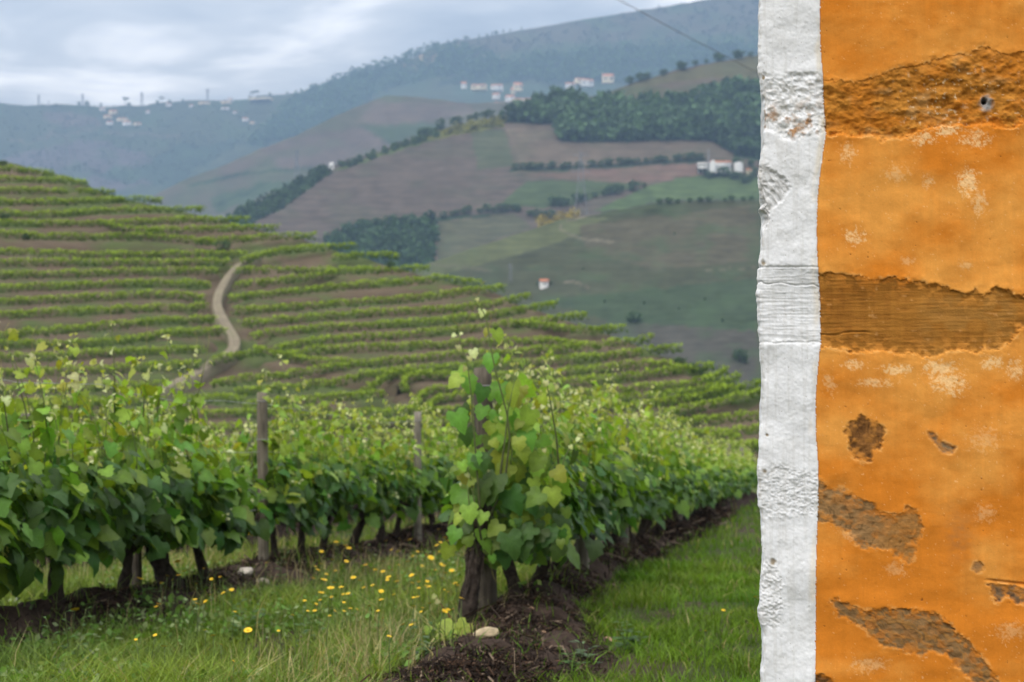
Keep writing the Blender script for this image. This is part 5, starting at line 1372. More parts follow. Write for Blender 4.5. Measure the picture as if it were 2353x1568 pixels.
# yellow flowers
def head_geo(seed):
    mb = MB(); rg = np.random.default_rng(seed); n = 11
    a = np.arange(n) * 2 * math.pi / n
    for k in range(n):
        d = np.array([math.cos(a[k]), math.sin(a[k]), 0]); w_ = np.array([-d[1], d[0], 0]) * 0.24
        up = 0.18 + 0.2 * rg.random()
        mb.add(np.array([d * 0.15, d * 0.7 + w_ + [0, 0, up * .6], d * 1.0 + [0, 0, up * .55], d * 0.7 - w_ + [0, 0, up * .6]]), np.array([(0, 1, 2, 3)]))
    return mb
def disc_geo():
    n = 8; a = np.arange(n) * 2 * math.pi / n
    V = np.vstack([np.stack([np.cos(a) * .36, np.sin(a) * .36, 0 * a + .06], 1), np.stack([np.cos(a) * .22, np.sin(a) * .22, 0 * a + .2], 1), [[0, 0, .24]]])
    i = np.arange(n); j = (i + 1) % n
    return V, [np.stack([i, j, j + n, i + n], 1), np.stack([i + n, j + n, 0 * i + 2 * n], 1)]
M['disc'] = mat_flat('flower_disc', (0.62, 0.30, 0.01), 0.8, 0.15, 30)
HEADS = [head_geo(k).me('petals', M['petal']) for k in range(3)]
DISC = mesh('disc', *disc_geo(), M['disc'])
STEMS = []
for k in range(3):
    V, fl = tube(resample(np.array([[0, 0, -0.03], [0.02 * (k - 1), 0.01, 0.5], [0, 0, 1.0]]), 0.2), 0.0022, 4, 0, k)
    V[:, 0] = V[:, 0]; STEMS.append(mesh('stem', V, fl, M['shoot'], np.tile((0.09, 0.13, 0.035), (len(V), 1)), True))
def flower(u, v, size_px, lab):
    """(u, v) is where the head shows; the flower stands on the ground under it"""
    hgt = 0.19 + 0.10 * random.random()
    if v < 1215: hgt = 0.24
    p = None
    for vv in np.arange(v + 4, v + 220, 3.0):
        g0 = on_ground(u, min(vv, 1640))
        if (CV - F * (g0[2] + mulch_h(g0[0], g0[1]) + hgt) / g0[1]) >= v: p = g0; break
    if p is None: return
    p = p.copy(); p[2] += float(mulch_h(p[0], p[1]))
    root = empty('yellow_daisy', p, lab, 'flower', 'yellow daisies in the grass')
    st_ = obj('stem', STEMS[random.randrange(3)], root); st_.scale = (1, 1, hgt)
    r_ = size_px / F * p[1] * 0.5
    hd = obj('flower_head', HEADS[random.randrange(3)], root); hd.location = (0, 0, hgt); hd.scale = (r_,) * 3
    hd.rotation_euler = (random.uniform(-.5, .25), random.uniform(-.4, .4), random.random() * 6)
    dc = obj('disc', DISC, hd)
FL = [(172, 1398, 20), (322, 1322, 18), (410, 1318, 14), (424, 1312, 10), (408, 1291, 15), (396, 1332, 6), (364, 1386, 12), (452, 1386, 11), (448, 1378, 9), (446, 1392, 8), (472, 1382, 10), (378, 1485, 16), (490, 1459, 16), (570, 1448, 18), (365, 1560, 14), (248, 1548, 9), (312, 1470, 8), (318, 1503, 8), (508, 1481, 8), (500, 1512, 10), (435, 1500, 6), (540, 1405, 8), (505, 1325, 8), (452, 1340, 6), (915, 1267, 12), (900, 1262, 9), (840, 1299, 12), (796, 1290, 10), (744, 1332, 15), (720, 1328, 12), (730, 1308, 10), (768, 1338, 11), (760, 1352, 16), (738, 1362, 14), (784, 1348, 12), (812, 1326, 12), (826, 1332, 9), (836, 1350, 10), (876, 1358, 12), (856, 1344, 9), (800, 1364, 12), (876, 1378, 12), (912, 1336, 14), (946, 1322, 12), (900, 1310, 10), (938, 1290, 9), (990, 1282, 14), (1012, 1268, 10), (1030, 1243, 14), (1022, 1236, 12), (1014, 1246, 12), (1004, 1252, 10), (1038, 1310, 12), (1046, 1340, 12), (1060, 1375, 13), (1022, 1405, 14), (1030, 1400, 10), (962, 1352, 9), (980, 1346, 10), (1000, 1310, 9), (950, 1396, 10), (926, 1434, 12), (945, 1436, 10), (1052, 1345, 9), (570, 1212, 13), (575, 1226, 10), (1662, 1402, 9), (1735, 1372, 8), (1620, 1450, 8), (1700, 1520, 7), (880, 1420, 8), (820, 1400, 7), (790, 1384, 8), (850, 1392, 8), (970, 1300, 8), (1040, 1262, 9), (1020, 1300, 9), (700, 1380, 8), (672, 1412, 7), (640, 1450, 7), (905, 1366, 8), (890, 1332, 8), (960, 1268, 8), (770, 1310, 8), (750, 1320, 9), (862, 1308, 8), (880, 1290, 7), (1000, 1340, 7), (1030, 1360, 8), (1016, 1330, 7)]
rf_ = np.random.default_rng(12)
for _ in range(40):
    FL.append((700 + 360 * rf_.random(), 1215 + 200 * rf_.random(), 7 + 5 * rf_.random()))
for _ in range(26):
    FL.append((330 + 700 * rf_.random(), 1290 + 260 * rf_.random(), 6 + 5 * rf_.random()))
CNT = {}
for u, v, s_ in sorted(FL):
    if v < 1225 and u < 700: lab = 'yellow daisy in the gap beside the grey post'
    elif u > 1400: lab = 'tiny yellow daisy in the lush grass beside the wall'
    elif u < 480 and v < 1400: lab = 'yellow daisy before the mulch under the near vines'
    elif u < 600: lab = 'yellow daisy in the grass in front of the mulch bank'
    elif u < 820: lab = 'yellow daisy in the thick patch, on the grey post side'
    elif u < 900: lab = 'yellow daisy in the thick patch midway between two posts'
    elif u < 980: lab = 'yellow daisy in the grass short of the nearest post'
    else: lab = 'yellow daisy in the grass close beside the nearest post'
    lab += ', far back' if v < 1300 else (', mid-depth' if v < 1420 else ', low in front')
    CNT[lab] = CNT.get(lab, -1) + 1
    flower(u, v, s_ * 1.2, f'{lab}, {ordinal(CNT[lab])} eastward')

# stones and lumps
def rock(u, v, sx, sy, sz_, seed, label, c, name='stone', rz=0.0, cut=0.62):
    b_ = on_ground(u, v); rg = np.random.default_rng(seed)
    b_ = b_ + np.array([0, 0, float(mulch_h(b_[0], b_[1])) * 0.9])
    import bmesh
    bm = bmesh.new(); bmesh.ops.create_icosphere(bm, subdivisions=4, radius=1.0)
    V = np.array([v_.co[:] for v_ in bm.verts]); Ff = np.array([[v_.index for v_ in f.verts] for f in bm.faces]); bm.free()
    for k in range(9):
        n_ = norm(rg.normal(size=3)); d = V @ n_; t = cut + 0.25 * rg.random()
        V = V - np.outer(np.clip(d - t, 0, None), n_)
    V += (fbm(V[:, 0] * 4 + V[:, 2] * 3, V[:, 1] * 4, 3, seed)[:, None] - 0.5) * 0.10
    V *= np.array([sx, sy, sz_])
    n_ = fbm(V[:, 0] * 60, V[:, 1] * 40 + V[:, 2] * 90, 3, seed + 1)[:, None]
    o = obj(name, mesh(name, V, Ff, M['stone'], np.array(c) * (0.6 + 0.8 * n_), False))
    o.location = b_ + np.array([0, 0, sz_ * 0.75]); o.rotation_euler = (0.1, -0.25, rz)
    tag(o, label, 'stone')
rock(1114, 1534, 0.092, 0.055, 0.056, 5, 'pale split stone lying on the dark mulch at the nearest post', (0.40, 0.32, 0.20), rz=0.25, cut=0.5)
rock(560, 1360, 0.075, 0.06, 0.05, 6, 'whitish stone on the mulch bank near the grey cracked post', (0.62, 0.54, 0.45))
rock(600, 1366, 0.07, 0.06, 0.05, 7, 'dull grey-brown stone beside the whitish one', (0.32, 0.27, 0.20))
rock(584, 1398, 0.05, 0.04, 0.035, 8, 'small pinkish stone below the whitish one', (0.46, 0.38, 0.33))
rock(32, 1402, 0.05, 0.05, 0.05, 9, 'pale round stone in the grass under the near vines', (0.42, 0.44, 0.36))
rock(1246, 1368, 0.035, 0.03, 0.025, 10, 'small pale pink stone on the mulch under the vines', (0.55, 0.40, 0.33))
rock(1310, 1355, 0.022, 0.02, 0.02, 11, 'small reddish clay lump by the short pale stake', (0.45, 0.16, 0.08))
for kd, (u, v, w) in enumerate([(1250, 1500, .06), (1330, 1508, .05), (1180, 1560, .05), (1060, 1560, .06), (980, 1512, .04), (1400, 1480, .05), (1220, 1470, .045), (1290, 1540, .04), (1130, 1550, .045), (905, 1560, .05)]):
    g0 = on_ground(u, v); rg = np.random.default_rng(60 + kd); s = norm(rg.normal(size=3) * [1, 1, .15]); t_ = norm(np.cross(s, [0, 0, 1])); 
    q = g0 + [0, 0, float(mulch_h(g0[0], g0[1])) + 0.02]
    V = np.array([-s * w * .6, -s * w * .2 + t_ * w * .35 + [0, 0, .012], s * w * .3 + t_ * w * .28 + [0, 0, .02], s * w * .6 + [0, 0, .006], s * w * .25 - t_ * w * .3 + [0, 0, .014], -s * w * .2 - t_ * w * .3, [0, 0, .022]])
    o = obj('dry_leaf', mesh('dry_leaf', V, np.array([(i, (i + 1) % 6, 6) for i in range(6)]), M['mulch'], np.tile(np.array((0.42, 0.27, 0.17)) * (0.7 + .5 * rg.random()), (7, 1)), True), None, q)
    tag(o, f'curled pale brown dead leaf on the mulch near the nearest post, {ordinal(kd)} of the scatter', 'dead leaf', 'dead leaves on the mulch')

# ------------------------------------------------------------------ far trees, woods
def crown_geo(seed, n=260, shape='round', size=0.30):
    rg = np.random.default_rng(seed)
    d = rg.normal(size=(n, 3)); d /= np.linalg.norm(d, axis=1, keepdims=True)
    r = 0.55 + 0.45 * rg.random(n) ** 0.5
    lump = 0.78 + 0.35 * np.sin(d[:, 0] * 4 + seed) * np.sin(d[:, 1] * 3.3 + seed * 2) + 0.15 * np.sin(d[:, 2] * 6)
    C = d * (r * lump)[:, None]
    if shape == 'tall': C = C * np.array([0.42, 0.42, 1.0]) * (1 - 0.35 * np.clip(C[:, 2:3], 0, 1))
    if shape == 'pine': C = C * np.array([1, 1, 0.55])
    c = np.array([0.062, 0.108, 0.044]) * (0.6 + 0.9 * rg.random((n, 1)))
    return clump_quads(C, size * (0.7 + 0.6 * rg.random(n)), c, rg)
CROWNS = {s: [mesh('crown', *crown_geo(10 + k, 260, s)[:2], M['far_leaf'], crown_geo(10 + k, 260, s)[2]) for k in range(3)] for s in ('round', 'tall', 'pine')}
Vt, ft = tube([[0, 0, 0], [0.03, 0, .5], [0, 0, 1.0]], [0.09, 0.07, 0.05], 6)
TRUNK = mesh('trunk', Vt, ft, M['bark'])
ntree = 0
def tree(u, v, dep, h, shape, label, group, sink=0.0, wf=0.42):
    """tree with its foot seen at (u, v)"""
    global ntree
    d = float(dep(u, v)); p = at(u, v, d)
    root = empty('tree', p + [0, 0, -0.3], label, 'tree', group, random.random() * 6.28)
    tr = obj('trunk', TRUNK, root); tr.scale = (h * .5, h * .5, h * .55)
    cr = obj('crown', CROWNS[shape][ntree % 3], root)
    w = h * wf * (0.85 + 0.3 * random.random()); cr.location = (0, 0, h * (0.56 if shape != 'pine' else 0.8)); cr.scale = (w, w, h * 0.46 if shape != 'pine' else w * 0.7)
    if shape == 'tall': cr.scale = (h * .45, h * .45, h * .5)
    ntree += 1
def treeline(pts, n, dep, h, label, group, jit=4, shapes=('round',), wf=0.60):
    P = resample(np.array(pts, float), 1.0)
    for k in range(n):
        LBL = f'{label}, {ordinal(k)} from its west end'
        q = P[int((k + random.random()) / n * len(P)) % len(P)]
        hh = h * random.uniform(0.65, 1.25)
        tree(q[0] + random.uniform(-jit, jit), q[1] + random.uniform(-jit * .5, jit * .5), dep, hh, random.choice(shapes), LBL, group, wf=wf)
GT = 'trees on the far hillsides'
treeline([(1178, 390), (1250, 389), (1330, 386), (1400, 381), (1500, 375), (1620, 366)], 34, dB, 6.5, 'tree in the hedgerow crossing the brown field', GT, 2)
treeline([(1270, 476), (1340, 462), (1400, 448), (1480, 434)], 14, dB, 8, 'bushy tree in the short hedgerow above the pale track', GT, 6)
treeline([(1008, 504), (1080, 492), (1180, 484), (1230, 500), (1270, 505)], 16, dB, 7, 'tree in the hedge above the small dark field', GT, 3)
treeline([(800, 538), (900, 528), (985, 512)], 9, dB, 9, 'tree at the upper edge of the wooded hollow', GT, 4)
tree(902, 530, dB, 14, 'round', 'taller dark tree rising from the edge of the wooded hollow', GT)
treeline([(1170, 270), (1260, 248), (1330, 236)], 12, dB, 11, 'tree along the wooded crest below the white village', GT, 3)
treeline([(960, 320), (985, 308), (1060, 284), (1140, 268)], 10, dB, 8, 'small tree on the yellow-green crest of the field hill', GT, 2)
tree(1012, 300, dB, 13, 'round', 'round dark tree standing out on the yellow-green crest', GT); tree(962, 322, dB, 11, 'tall', 'slim dark tree at the end of the yellow-green crest', GT); tree(974, 318, dB, 12, 'tall', 'slim dark tree, one of a pair at the end of the crest', GT)
treeline([(1440, 196), (1500, 182), (1600, 152), (1700, 134), (1740, 128)], 14, dB, 9, 'tree on the skyline of the nearer hill beside the wall', GT, 2)
treeline([(1640, 330), (1740, 350)], 10, dB, 12, 'tree by the wood above the white farm', GT, 12)
treeline([(1610, 405), (1680, 412), (1740, 408), (1700, 428)], 12, dB, 8, 'tree in the garden below the white farm', GT, 7)
treeline([(1635, 382), (1745, 384)], 6, dB, 8, 'tree close around the white farm', GT, 5)
treeline([(780, 384), (860, 358), (950, 324)], 10, dB, 6, 'low tree on the ridge path beyond the white chapel', GT, 2)
treeline([(1500, 470), (1640, 463), (1740, 460)], 10, dC, 3.2, 'bush along the dark wall above the green valley hill', GT, 1)
treeline([(1390, 850), (1450, 745), (1460, 742)], 2, dC, 5, 'dark bush on the green valley hill', GT, 3)
for kt, (u, v, h) in enumerate([(1700, 832, 9), (1712, 836, 7), (1690, 826, 6), (1740, 890, 6), (1660, 740, 3), (1560, 712, 2.5), (1750, 700, 3), (1620, 690, 2.5), (1480, 700, 3), (1390, 696, 3), (1447, 742, 5), (1235, 656, 3), (1265, 654, 3), (1340, 620, 2.4), (1550, 540, 2.4), (1130, 664, 3)]):
    tree(u, v, dC, h * 0.7, 'round', f'dark bush standing alone on the green valley hill, {ordinal(kt)} counted upwards', GT)
for kt, (u, v, h, s_) in enumerate([(182, 243, 30, 'round'), (200, 243, 34, 'round'), (288, 243, 40, 'pine'), (296, 244, 30, 'round'), (362, 240, 30, 'round'), (372, 239, 34, 'pine'), (390, 238, 28, 'round'), (420, 235, 24, 'round'), (580, 226, 32, 'pine'), (590, 224, 34, 'pine'), (574, 226, 24, 'round'), (620, 219, 22, 'round'), (660, 216, 20, 'round'), (128, 243, 20, 'round'), (232, 244, 24, 'round'), (98, 243, 18, 'round')]):
    tree(u, v + 2, dE, h * (0.75 if s_ == 'pine' else 0.55), s_, f'tree on the distant skyline by the hilltop village, {ordinal(kt)} of the scattered ones', GT)
treeline([(690, 214), (770, 183), (850, 162), (940, 138), (970, 124), (1000, 105), (1100, 88), (1200, 70)], 34, dE, 13, 'small tree on the wooded skyline of the far ridge', GT, 2, ('round', 'tall'))
# bushes on the terraced hill
for (u, v, h, lab) in [(10, 500, 3.4, 'dark bush at the end of an upper terrace'), (60, 546, 3.2, 'dark bush on the bank of an upper terrace, by itself'), (513, 572, 4.6, 'dark round bush above the head of the dirt track'), (8, 374, 3.0, 'brownish bush on top of the terraced hill'), (898, 606, 2.8, 'dark round bush on the skyline of the terraced hill'), (462, 548, 2.2, 'small bush beside the round bush above the track'), (50, 386, 2.4, 'small brownish bush near the hilltop'), (270, 452, 2.0, 'low brown scrub at the end of a top terrace'), (210, 432, 2.0, 'low brown scrub on the hill shoulder'), (1560, 832, 3.0, 'brown scrub by the end of the terraces'), (1590, 842, 2.6, 'grey-brown scrub on the lower skyline'), (1610, 850, 2.2, 'scrub beside the lowest terraces')]:
    tree(u, v + 8, dA, h * 0.46, 'round', lab, 'bushes on the terraced hill', wf=0.6)
# woods that read as one mass
def wood(name, poly, dep, n, h, seed, quads=26, colr=(0.064, 0.118, 0.048)):
    rg = np.random.default_rng(seed); P = np.array(poly, float)
    lo_, hi_ = P.min(0), P.max(0); pts = []
    while len(pts) < n:
        q = lo_ + (hi_ - lo_) * rg.random((n, 2)); k = inpoly(q[:, 0], q[:, 1], poly); pts.extend(q[k].tolist())
    q = np.array(pts[:n]); d = dep(q[:, 0], q[:, 1]); p = at(q[:, 0], q[:, 1], d)
    hh = h * (0.6 + 0.7 * rg.random(n)); dirs = rg.normal(size=(n, quads, 3)); dirs /= np.linalg.norm(dirs, axis=2, keepdims=True)
    C = p[:, None] + np.array([0, 0, 1.0]) * (hh * 0.55)[:, None, None] + dirs * (hh[:, None, None] * np.array([0.5, 0.5, 0.5])) * (0.6 + 0.4 * rg.random((n, quads, 1)))
    tint = (0.55 + 0.9 * rg.random((n, 1, 1))) * (0.8 + 0.4 * rg.random((n, quads, 1)))
    c = (np.array(colr) * tint).reshape(-1, 3)
    V, Fq, Cc = clump_quads(C.reshape(-1, 3), np.repeat(hh, quads) * 0.42, c, rg)
    tag(obj(name, mesh(name, V, Fq, M['far_leaf'], Cc)), kind='stuff')
wood('woodland', [(1155, 282), (1180, 268), (1290, 236), (1420, 252), (1560, 244), (1640, 218), (1760, 208), (1760, 326), (1650, 324), (1440, 327), (1292, 328), (1275, 287)], dB, 750, 14, 1)
wood('woodland', [(1640, 324), (1760, 322), (1760, 372), (1690, 358)], dB, 70, 12, 2, colr=(0.04, 0.078, 0.03))
wood('woodland', [(740, 556), (800, 536), (900, 526), (1000, 508), (1000, 602), (980, 640), (830, 640)], dB, 330, 8, 3, colr=(0.048, 0.094, 0.038))
wood('woodland', [(524, 502), (735, 396), (765, 397), (640, 486), (592, 508), (540, 560)], dB, 210, 6, 4, colr=(0.045, 0.085, 0.03))
wood('woodland', [(780, 386), (960, 322), (1010, 302), (1010, 316), (900, 350), (800, 388)], dB, 60, 5, 14, colr=(0.07, 0.115, 0.035))
wood('broom_scrub', [(990, 312), (1060, 290), (1165, 272), (1160, 292), (1040, 312)], dB, 90, 5, 5, 16, (0.20, 0.19, 0.030))
wood('broom_scrub', [(1236, 504), (1330, 488), (1328, 508), (1240, 524)], dB, 50, 4, 6, 16, (0.30, 0.23, 0.025))
wood('woodland', [(680, 218), (770, 184), (1000, 108), (1100, 112), (1180, 160), (1000, 182), (880, 214), (760, 290), (600, 345), (560, 332), (640, 262)], dE, 900, 20, 7, 10)
wood('woodland', [(1150, 142), (1300, 118), (1740, 98), (1740, 190), (1400, 195), (1200, 190), (1000, 197)], dE, 800, 20, 8, 10)
wood('scrub', [(0, 250), (500, 240), (640, 240), (560, 330), (400, 430), (0, 420)], dE, 900, 10, 9, 8, (0.056, 0.074, 0.040))
wood('scrub', [(1020, 110), (1600, 10), (1740, -10), (1740, 90), (1300, 110), (1140, 130)], dE, 220, 14, 10, 10, (0.05, 0.06, 0.04))

# ------------------------------------------------------------------ houses, chapel, farm, pylons
def gable(w, dep_, hw, hr, ov=0.3):
    """walls + roof geometry, ridge along X, centred on the foot"""
    a, b_ = w / 2, dep_ / 2
    V = np.array([(-a, -b_, -2), (a, -b_, -2), (a, b_, -2), (-a, b_, -2), (-a, -b_, hw), (a, -b_, hw), (a, b_, hw), (-a, b_, hw), (-a, 0, hw + hr), (a, 0, hw + hr)])
    wf = [np.array([(0, 1, 5, 4), (2, 3, 7, 6), (1, 2, 6, 5), (3, 0, 4, 7)]), np.array([(5, 6, 9), (7, 4, 8)])]
    k = hr / b_; A, B = a + ov, b_ + ov; t = 0.18
    y0 = hw - k * ov
    R_ = np.array([(-A, -B, y0), (A, -B, y0), (A, 0, hw + hr), (-A, 0, hw + hr), (-A, B, y0), (A, B, y0)])
    R2 = R_ + [0, 0, t]; R_ = R_ + [0, 0, 0.02]
    RV = np.vstack([R_, R2])
    rf = np.array([(0, 3, 2, 1), (3, 4, 5, 2), (6, 7, 8, 9), (9, 8, 11, 10), (0, 1, 7, 6), (4, 10, 11, 5), (0, 6, 9, 3), (3, 9, 10, 4), (1, 2, 8, 7), (2, 5, 11, 8)])
    return V, wf, RV, rf
def house(u, v, dep, w_px, h_px, label, group, mat='house_white', roof=0.32, rz=None, wins=2, dfac=0.7):
    d = float(dep(u, v)) if not isinstance(dep, float) else dep
    p = at(u, v, d); w = w_px / F * d; h = h_px / F * d
    hr = h * roof; V, wf, RV, rf = gable(w, w * dfac, h - hr, hr)
    root = empty('house', p, label, 'house', group, random.uniform(-.25, .25) if rz is None else rz)
    obj('wall', mesh('wall', V, wf, M[mat]), root); obj('roof', mesh('roof', RV, rf, M['roof']), root)
    for k in range(wins):
        x0 = -w / 2 + w * (k + 0.5) / wins; ww = w * 0.14 / max(1, wins / 2); wh = (h - hr) * 0.28; z0 = (h - hr) * 0.45; yb = -w * dfac / 2
        mb = MB(); mb.box((x0 - ww, yb - 0.05, z0), (x0 + ww, yb + 0.02, z0 + wh), (0.1, 0.1, 0.1))
        obj('window', mb.me('window', M['dark_glass']), root)
    return root
VG = 'houses of the village on the slope'
vill = [(1066, 202, 12, 14, 'house_white', 'small white house at the uphill end of the village'), (1101, 206, 34, 12, 'house_cream', 'long low house with a red roof beside the uphill white one'), (1142, 206, 26, 12, 'house_white', 'low white house in the upper row of the village'), (1148, 210, 14, 14, 'house_white', 'narrow white house in the upper row of the village'), (1190, 208, 20, 18, 'house_cream', 'cream house, the tallest of the upper row'), (1180, 214, 12, 12, 'house_cream', 'small cream house just below the tallest one'), (1140, 226, 16, 12, 'house_white', 'white house by itself between the two village rows'), (1172, 232, 20, 13, 'house_white', 'white house at the top of the village core'), (1150, 246, 26, 12, 'house_cream', 'low pinkish house at the village edge'), (1186, 250, 30, 16, 'house_white', 'bright white house in the middle of the village core'), (1212, 248, 30, 16, 'house_white', 'white house adjoining the bright one'), (1200, 238, 40, 12, 'house_cream', 'long house with pale roof in the village core'), (1232, 244, 24, 14, 'house_cream', 'cream house at the lower end of the village'), (1250, 238, 26, 16, 'house_white', 'white house nearest to the wood'), (1310, 202, 22, 12, 'house_white', 'white house, first of three above the wood'), (1348, 198, 30, 16, 'house_white', 'wide white house with a red roof above the wood'), (1336, 192, 30, 12, 'house_cream', 'low house behind the wide white one'), (1397, 190, 26, 20, 'house_cream', 'square cream house standing apart above the wood')]
for (u, v, w, h, m_, lab) in vill: house(u, v, lambda a, b: 3300.0 if b < 222 else 3000.0, w, h, lab, VG, m_, 0.34)
HV = 'houses of the hilltop village'
for k, (u, v, w, h, m_, lab) in enumerate([(260, 262, 22, 12, 'house_cream', 'orange roofed house in the hilltop village'), (248, 272, 20, 10, 'house_cream', 'house on the downhill side of the hilltop village'), (282, 278, 28, 10, 'house_cream', 'low long house below the hilltop village roofs'), (236, 254, 14, 8, 'house_white', 'small house at the edge of the hilltop village'), (252, 286, 18, 10, 'house_white', 'white house below the hilltop village'), (292, 288, 22, 13, 'house_white', 'bright white house standing lowest under the hilltop village'), (316, 288, 22, 8, 'house_cream', 'low cream house beside the lowest white one'), (340, 260, 12, 8, 'house_white', 'tiny white house on the bare slope of the far ridge'), (388, 244, 14, 9, 'house_white', 'pale house among trees on the ridge'), (440, 246, 10, 8, 'house_white', 'small pale house on the ridge crest'), (470, 240, 30, 8, 'house_cream', 'long pinkish building on the ridge crest'), (520, 238, 26, 8, 'house_cream', 'low pinkish building on the ridge crest, nearer the pines'), (518, 252, 22, 7, 'house_white', 'low white house below the crest'), (540, 260, 12, 6, 'house_white', 'tiny white shed on the slope below the crest'), (564, 278, 16, 10, 'house_white', 'bright white house alone on the slope'), (580, 284, 14, 6, 'house_cream', 'cream shed beside the lone white house'), (600, 230, 60, 8, 'house_cream', 'long wall-like building below the pines'), (530, 232, 14, 8, 'house_white', 'pale house just under the pines')]):
    house(u, v, lambda a, b: float(dE(a, b)) - 12, w * 0.8, h * 0.75, lab, HV, m_, 0.36, wins=1)
house(1250, 659, lambda a, b: float(dC(a, b)) - 1.5, 19, 17, 'small white hut with a pink tiled roof alone on the green valley hill', None, 'house_white', 0.3, 0.12, 1, 0.8)
# white chapel on the ridge path
d = float(dB(762, 386)) - 4; p = at(762, 386, d); root = empty('chapel', p, 'small white domed chapel on the ridge path', 'chapel')
V, wf, RV, rf = gable(4.0, 3.6, 3.0, 0.8); obj('wall', mesh('wall', V, wf, M['house_white']), root)
a = np.linspace(0, 2 * np.pi, 13)[:-1]; e = np.linspace(0, math.pi / 2, 5)
Vd = np.concatenate([np.stack([2.1 * math.cos(t) * np.cos(a), 2.1 * math.cos(t) * np.sin(a), 0 * a + 3.0 + 1.8 * math.sin(t)], 1) for t in e])
fd = np.array([(r_ * 12 + i, r_ * 12 + (i + 1) % 12, (r_ + 1) * 12 + (i + 1) % 12, (r_ + 1) * 12 + i) for r_ in range(4) for i in range(12)])
obj('dome', mesh('dome', Vd, fd, M['house_white'], None, True), root)
mb = MB(); mb.box((-.5, -1.9, -1), (.5, -1.8, 2.1)); obj('door', mb.me('door', M['dark_glass']), root)
# white farm: long wing with red roof, gabled tower, open shed with flat roof
dF = float(dB(1650, 394)) - 10
def fp(u, v): return at(u, v, dF)
FG = 'white farm buildings'
sx = dF / F
root = empty('farmhouse', fp(1655, 394), 'long white farmhouse with a red roof and a raised gable on the hillside', 'farmhouse', FG, 0.05)
V, wf, RV, rf = gable(46 * sx, 9, 19 * sx, 5 * sx); obj('wall', mesh('wall', V, wf, M['house_white']), root); obj('roof', mesh('roof', RV, rf, M['roof']), root)
V, wf, RV, rf = gable(9, 14 * sx, 17 * sx, 8 * sx); o = obj('gable_wing', mesh('gable_wing', V, wf, M['house_white']), root); o.rotation_euler = (0, 0, R(90)); o.location = (-20 * sx, -2.5, 0)
for k in range(5):
    mb = MB(); x0 = (-10 + 8 * k) * sx; mb.box((x0, -4.6, 7 * sx), (x0 + 3 * sx, -4.48, 12 * sx)); obj('window', mb.me('window', M['dark_glass']), root)
root = empty('shed', fp(1618, 392), 'open white shed with a flat roof joined to the farmhouse', 'shed', FG)
mb = MB(); mb.box((-15 * sx, -4, 12 * sx), (15 * sx, 4, 16.5 * sx)); obj('roof', mb.me('roof', M['house_white']), root)
mb = MB(); mb.box((-15 * sx, 3, -2), (15 * sx, 3.6, 12 * sx)); obj('wall', mb.me('wall', M['dark_glass']), root)
mb = MB(); mb.box((-15 * sx, -3.8, 3 * sx), (9 * sx, -3.5, 8.5 * sx)); obj('railing', mb.me('railing', M['house_white']), root)
for x0 in (-14.5, -5, 5, 14):
    mb = MB(); mb.box(((x0 - .5) * sx, -3.9, -3), ((x0 + .5) * sx, -3.4, 12 * sx)); obj('column', mb.me('column', M['house_white']), root)
root = empty('water_tank', fp(1697, 391), 'round white tank beside the farmhouse', 'tank', FG)
a = np.linspace(0, 2 * np.pi, 17)[:-1]; r_ = 10.5 * sx
Vd = np.vstack([np.stack([r_ * np.cos(a), r_ * np.sin(a), 0 * a - 2], 1), np.stack([r_ * np.cos(a), r_ * np.sin(a), 0 * a + 16 * sx], 1)])
obj('drum', mesh('drum', Vd, np.array([(i, (i + 1) % 16, 16 + (i + 1) % 16, 16 + i) for i in range(16)]), M['house_white'], None, True), root)
Vd = np.vstack([np.stack([r_ * 1.04 * np.cos(a), r_ * 1.04 * np.sin(a), 0 * a + 16 * sx], 1), [[0, 0, 19 * sx]]]); obj('lid', mesh('lid', Vd, np.array([(i, (i + 1) % 16, 16) for i in range(16)]), M['house_white']), root)
house(1722, 399, lambda a, b: dF - 6, 12, 12, 'small cream outbuilding beyond the round tank', FG, 'house_cream', 0.3, -0.3, 1)
root = empty('mast', fp(1626, 396), 'thin grey mast rising beside the white farm', 'mast', FG)
V, fl = tube([[0, -5, -3], [0, -5, 20 * sx], [0, -5, 52 * sx]], [0.7, 0.55, 0.3], 6); obj('pole', mesh('pole', V, fl, M['pylon']), root)
for k in range(3): mb = MB(); mb.box((-2.0 + .3 * k, -5.15, (50 - 5 * k) * sx), (2.0 - .3 * k, -4.85, (50.6 - 5 * k) * sx)); obj('cross_arm', mb.me('cross_arm', M['pylon']), root)
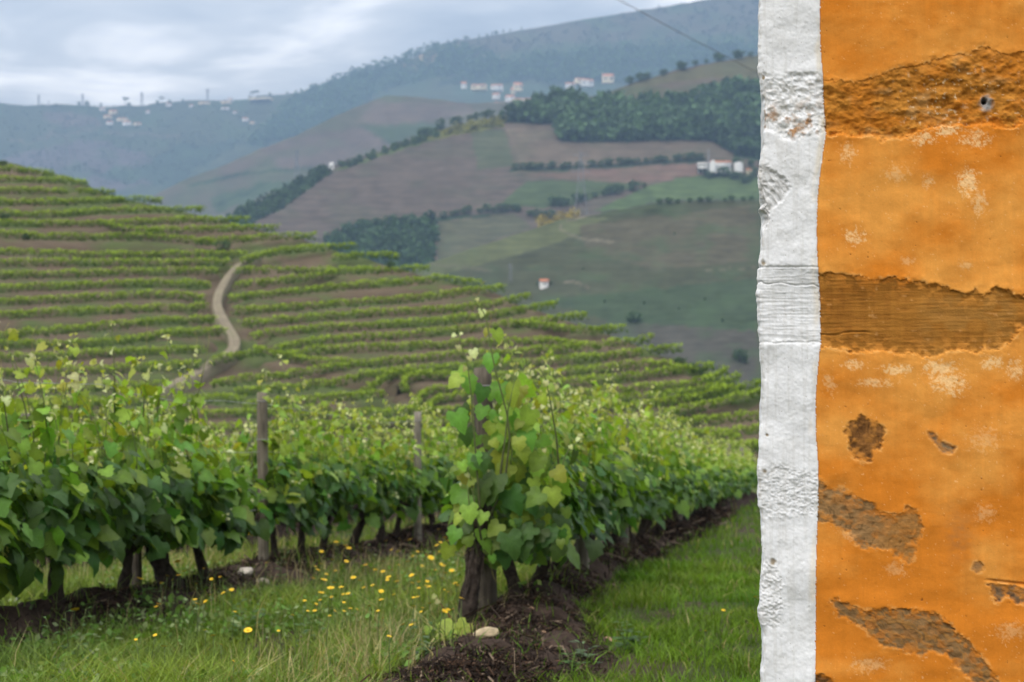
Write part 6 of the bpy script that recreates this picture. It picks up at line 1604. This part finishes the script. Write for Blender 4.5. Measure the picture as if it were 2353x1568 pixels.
def pylon(u, v, d, h_px, label, thick=0.22):
    p = at(u, v, d); h = h_px / F * d
    root = empty('pylon', p, label, 'pylon', 'power pylons'); w = h * 0.10; mb = MB()
    def bar(a_, b_, r=thick): V, fl = tube([a_, (np.array(a_) + np.array(b_)) / 2, b_], r, 4, 0, 1, False); mb.add(V, fl)
    lv = [(0, w), (h * .3, w * .66), (h * .6, w * .36), (h * .95, w * .16)]
    for (z0, w0), (z1, w1) in zip(lv[:-1], lv[1:]):
        for sx_, sy_ in ((1, 1), (1, -1), (-1, 1), (-1, -1)):
            bar((sx_ * w0, sy_ * w0, z0 - (2 if z0 == 0 else 0)), (sx_ * w1, sy_ * w1, z1)); bar((sx_ * w0, sy_ * w0, z0), (-sx_ * w1, sy_ * w1, z1), thick * .6)
    obj('lattice_body', mb.me('lattice_body', M['pylon']), root)
    for z_, l_ in ((.66, .14), (.78, .17), (.9, .12)):
        mb = MB(); bar((-h * l_, 0, h * z_), (h * l_, 0, h * z_)); bar((-h * l_, 0, h * z_), (0, 0, h * (z_ + .05)), thick * .7); bar((h * l_, 0, h * z_), (0, 0, h * (z_ + .05)), thick * .7)
        obj('cross_arm', mb.me('cross_arm', M['pylon']), root)
for u, v, hp, lab in [(89, 244, 27, 'thin pylon on the skyline nearest the edge of the picture'), (190, 242, 28, 'thin pylon on the skyline beside the hilltop village'), (326, 246, 36, 'thin pylon on the skyline between the hilltop village and the ridge trees'), (477, 236, 34, 'thin pylon on the skyline nearest the pines'), (112, 244, 12, 'tiny pylon on the skyline behind the others')]:
    pylon(u, v, 4150.0, hp, lab, 0.42)
pylon(1335, 500, float(dB(1335, 500)) - 3, 158, 'tall faint lattice pylon in the middle of the brown fields', 0.16)
pylon(682, 408, 1700.0, 66, 'faint lattice pylon on the middle ridge', 0.25)
pylon(153, 378, 2900.0, 66, 'faint lattice pylon on the far blue slope', 0.3)
pylon(1173, 646, float(dC(1173, 646)) - 2, 42, 'small grey pylon on the green valley hill', 0.10)
# overhead cable
a = np.linspace(0, 1, 40)
pa, pb = at(1300, -70, 60.0), at(1900, 232, 420.0)
P_ = pa * (1 - a[:, None]) + pb * a[:, None]
uvs = np.interp(a, [0, 1], [0, 1])
tgt_u = np.interp(a, np.linspace(0, 1, 6), [1300, 1418, 1500, 1590, 1700, 1900]); tgt_v = np.interp(tgt_u, [1300, 1418, 1467, 1530, 1605, 1660, 1725, 1900], [-62, -2, 24, 58, 98, 125, 160, 250])
dd_ = 60 + 300 * a ** 1.2
P_ = at(tgt_u, tgt_v, dd_)
for _ in range(6): P_[1:-1] = (P_[:-2] + 2 * P_[1:-1] + P_[2:]) / 4
V, fl = tube(P_, 0.00023 * dd_, 6, 0, 1)
tag(obj('power_cable', mesh('power_cable', V, fl, M['cable'], None, True)), 'dark overhead cable slanting down across the sky and the far hill', 'cable')

# ------------------------------------------------------------------ air
hm = bpy.data.materials.new('haze'); hm.use_nodes = True
t = hm.node_tree; t.nodes.clear()
o = t.nodes.new('ShaderNodeOutputMaterial'); pv = t.nodes.new('ShaderNodeVolumePrincipled')
pv.inputs['Color'].default_value = (*HAZE_COLOR, 1); pv.inputs['Density'].default_value = HAZE_DENSITY; pv.inputs['Anisotropy'].default_value = 0.0
t.links.new(pv.outputs[0], o.inputs['Volume'])
zs = [ (o_.matrix_world @ Vector(c))[2] for o_ in COL.objects if o_.type == 'MESH' and o_.name.split('.')[0] in ('ground', 'far_ridge', 'field_hill', 'middle_ridge', 'green_valley_hill', 'terraced_hill') for c in o_.bound_box]
mb = MB(); mb.box((-7600, -900, min(zs) - 1.0), (7600, 5400, max(zs) + 20))
hz = obj('haze', mb.me('haze', hm)); tag(hz, kind='stuff')
print('leaves', nleaf, 'trees', ntree, 'objects', len(COL.objects), 'zrange', min(zs), max(zs))
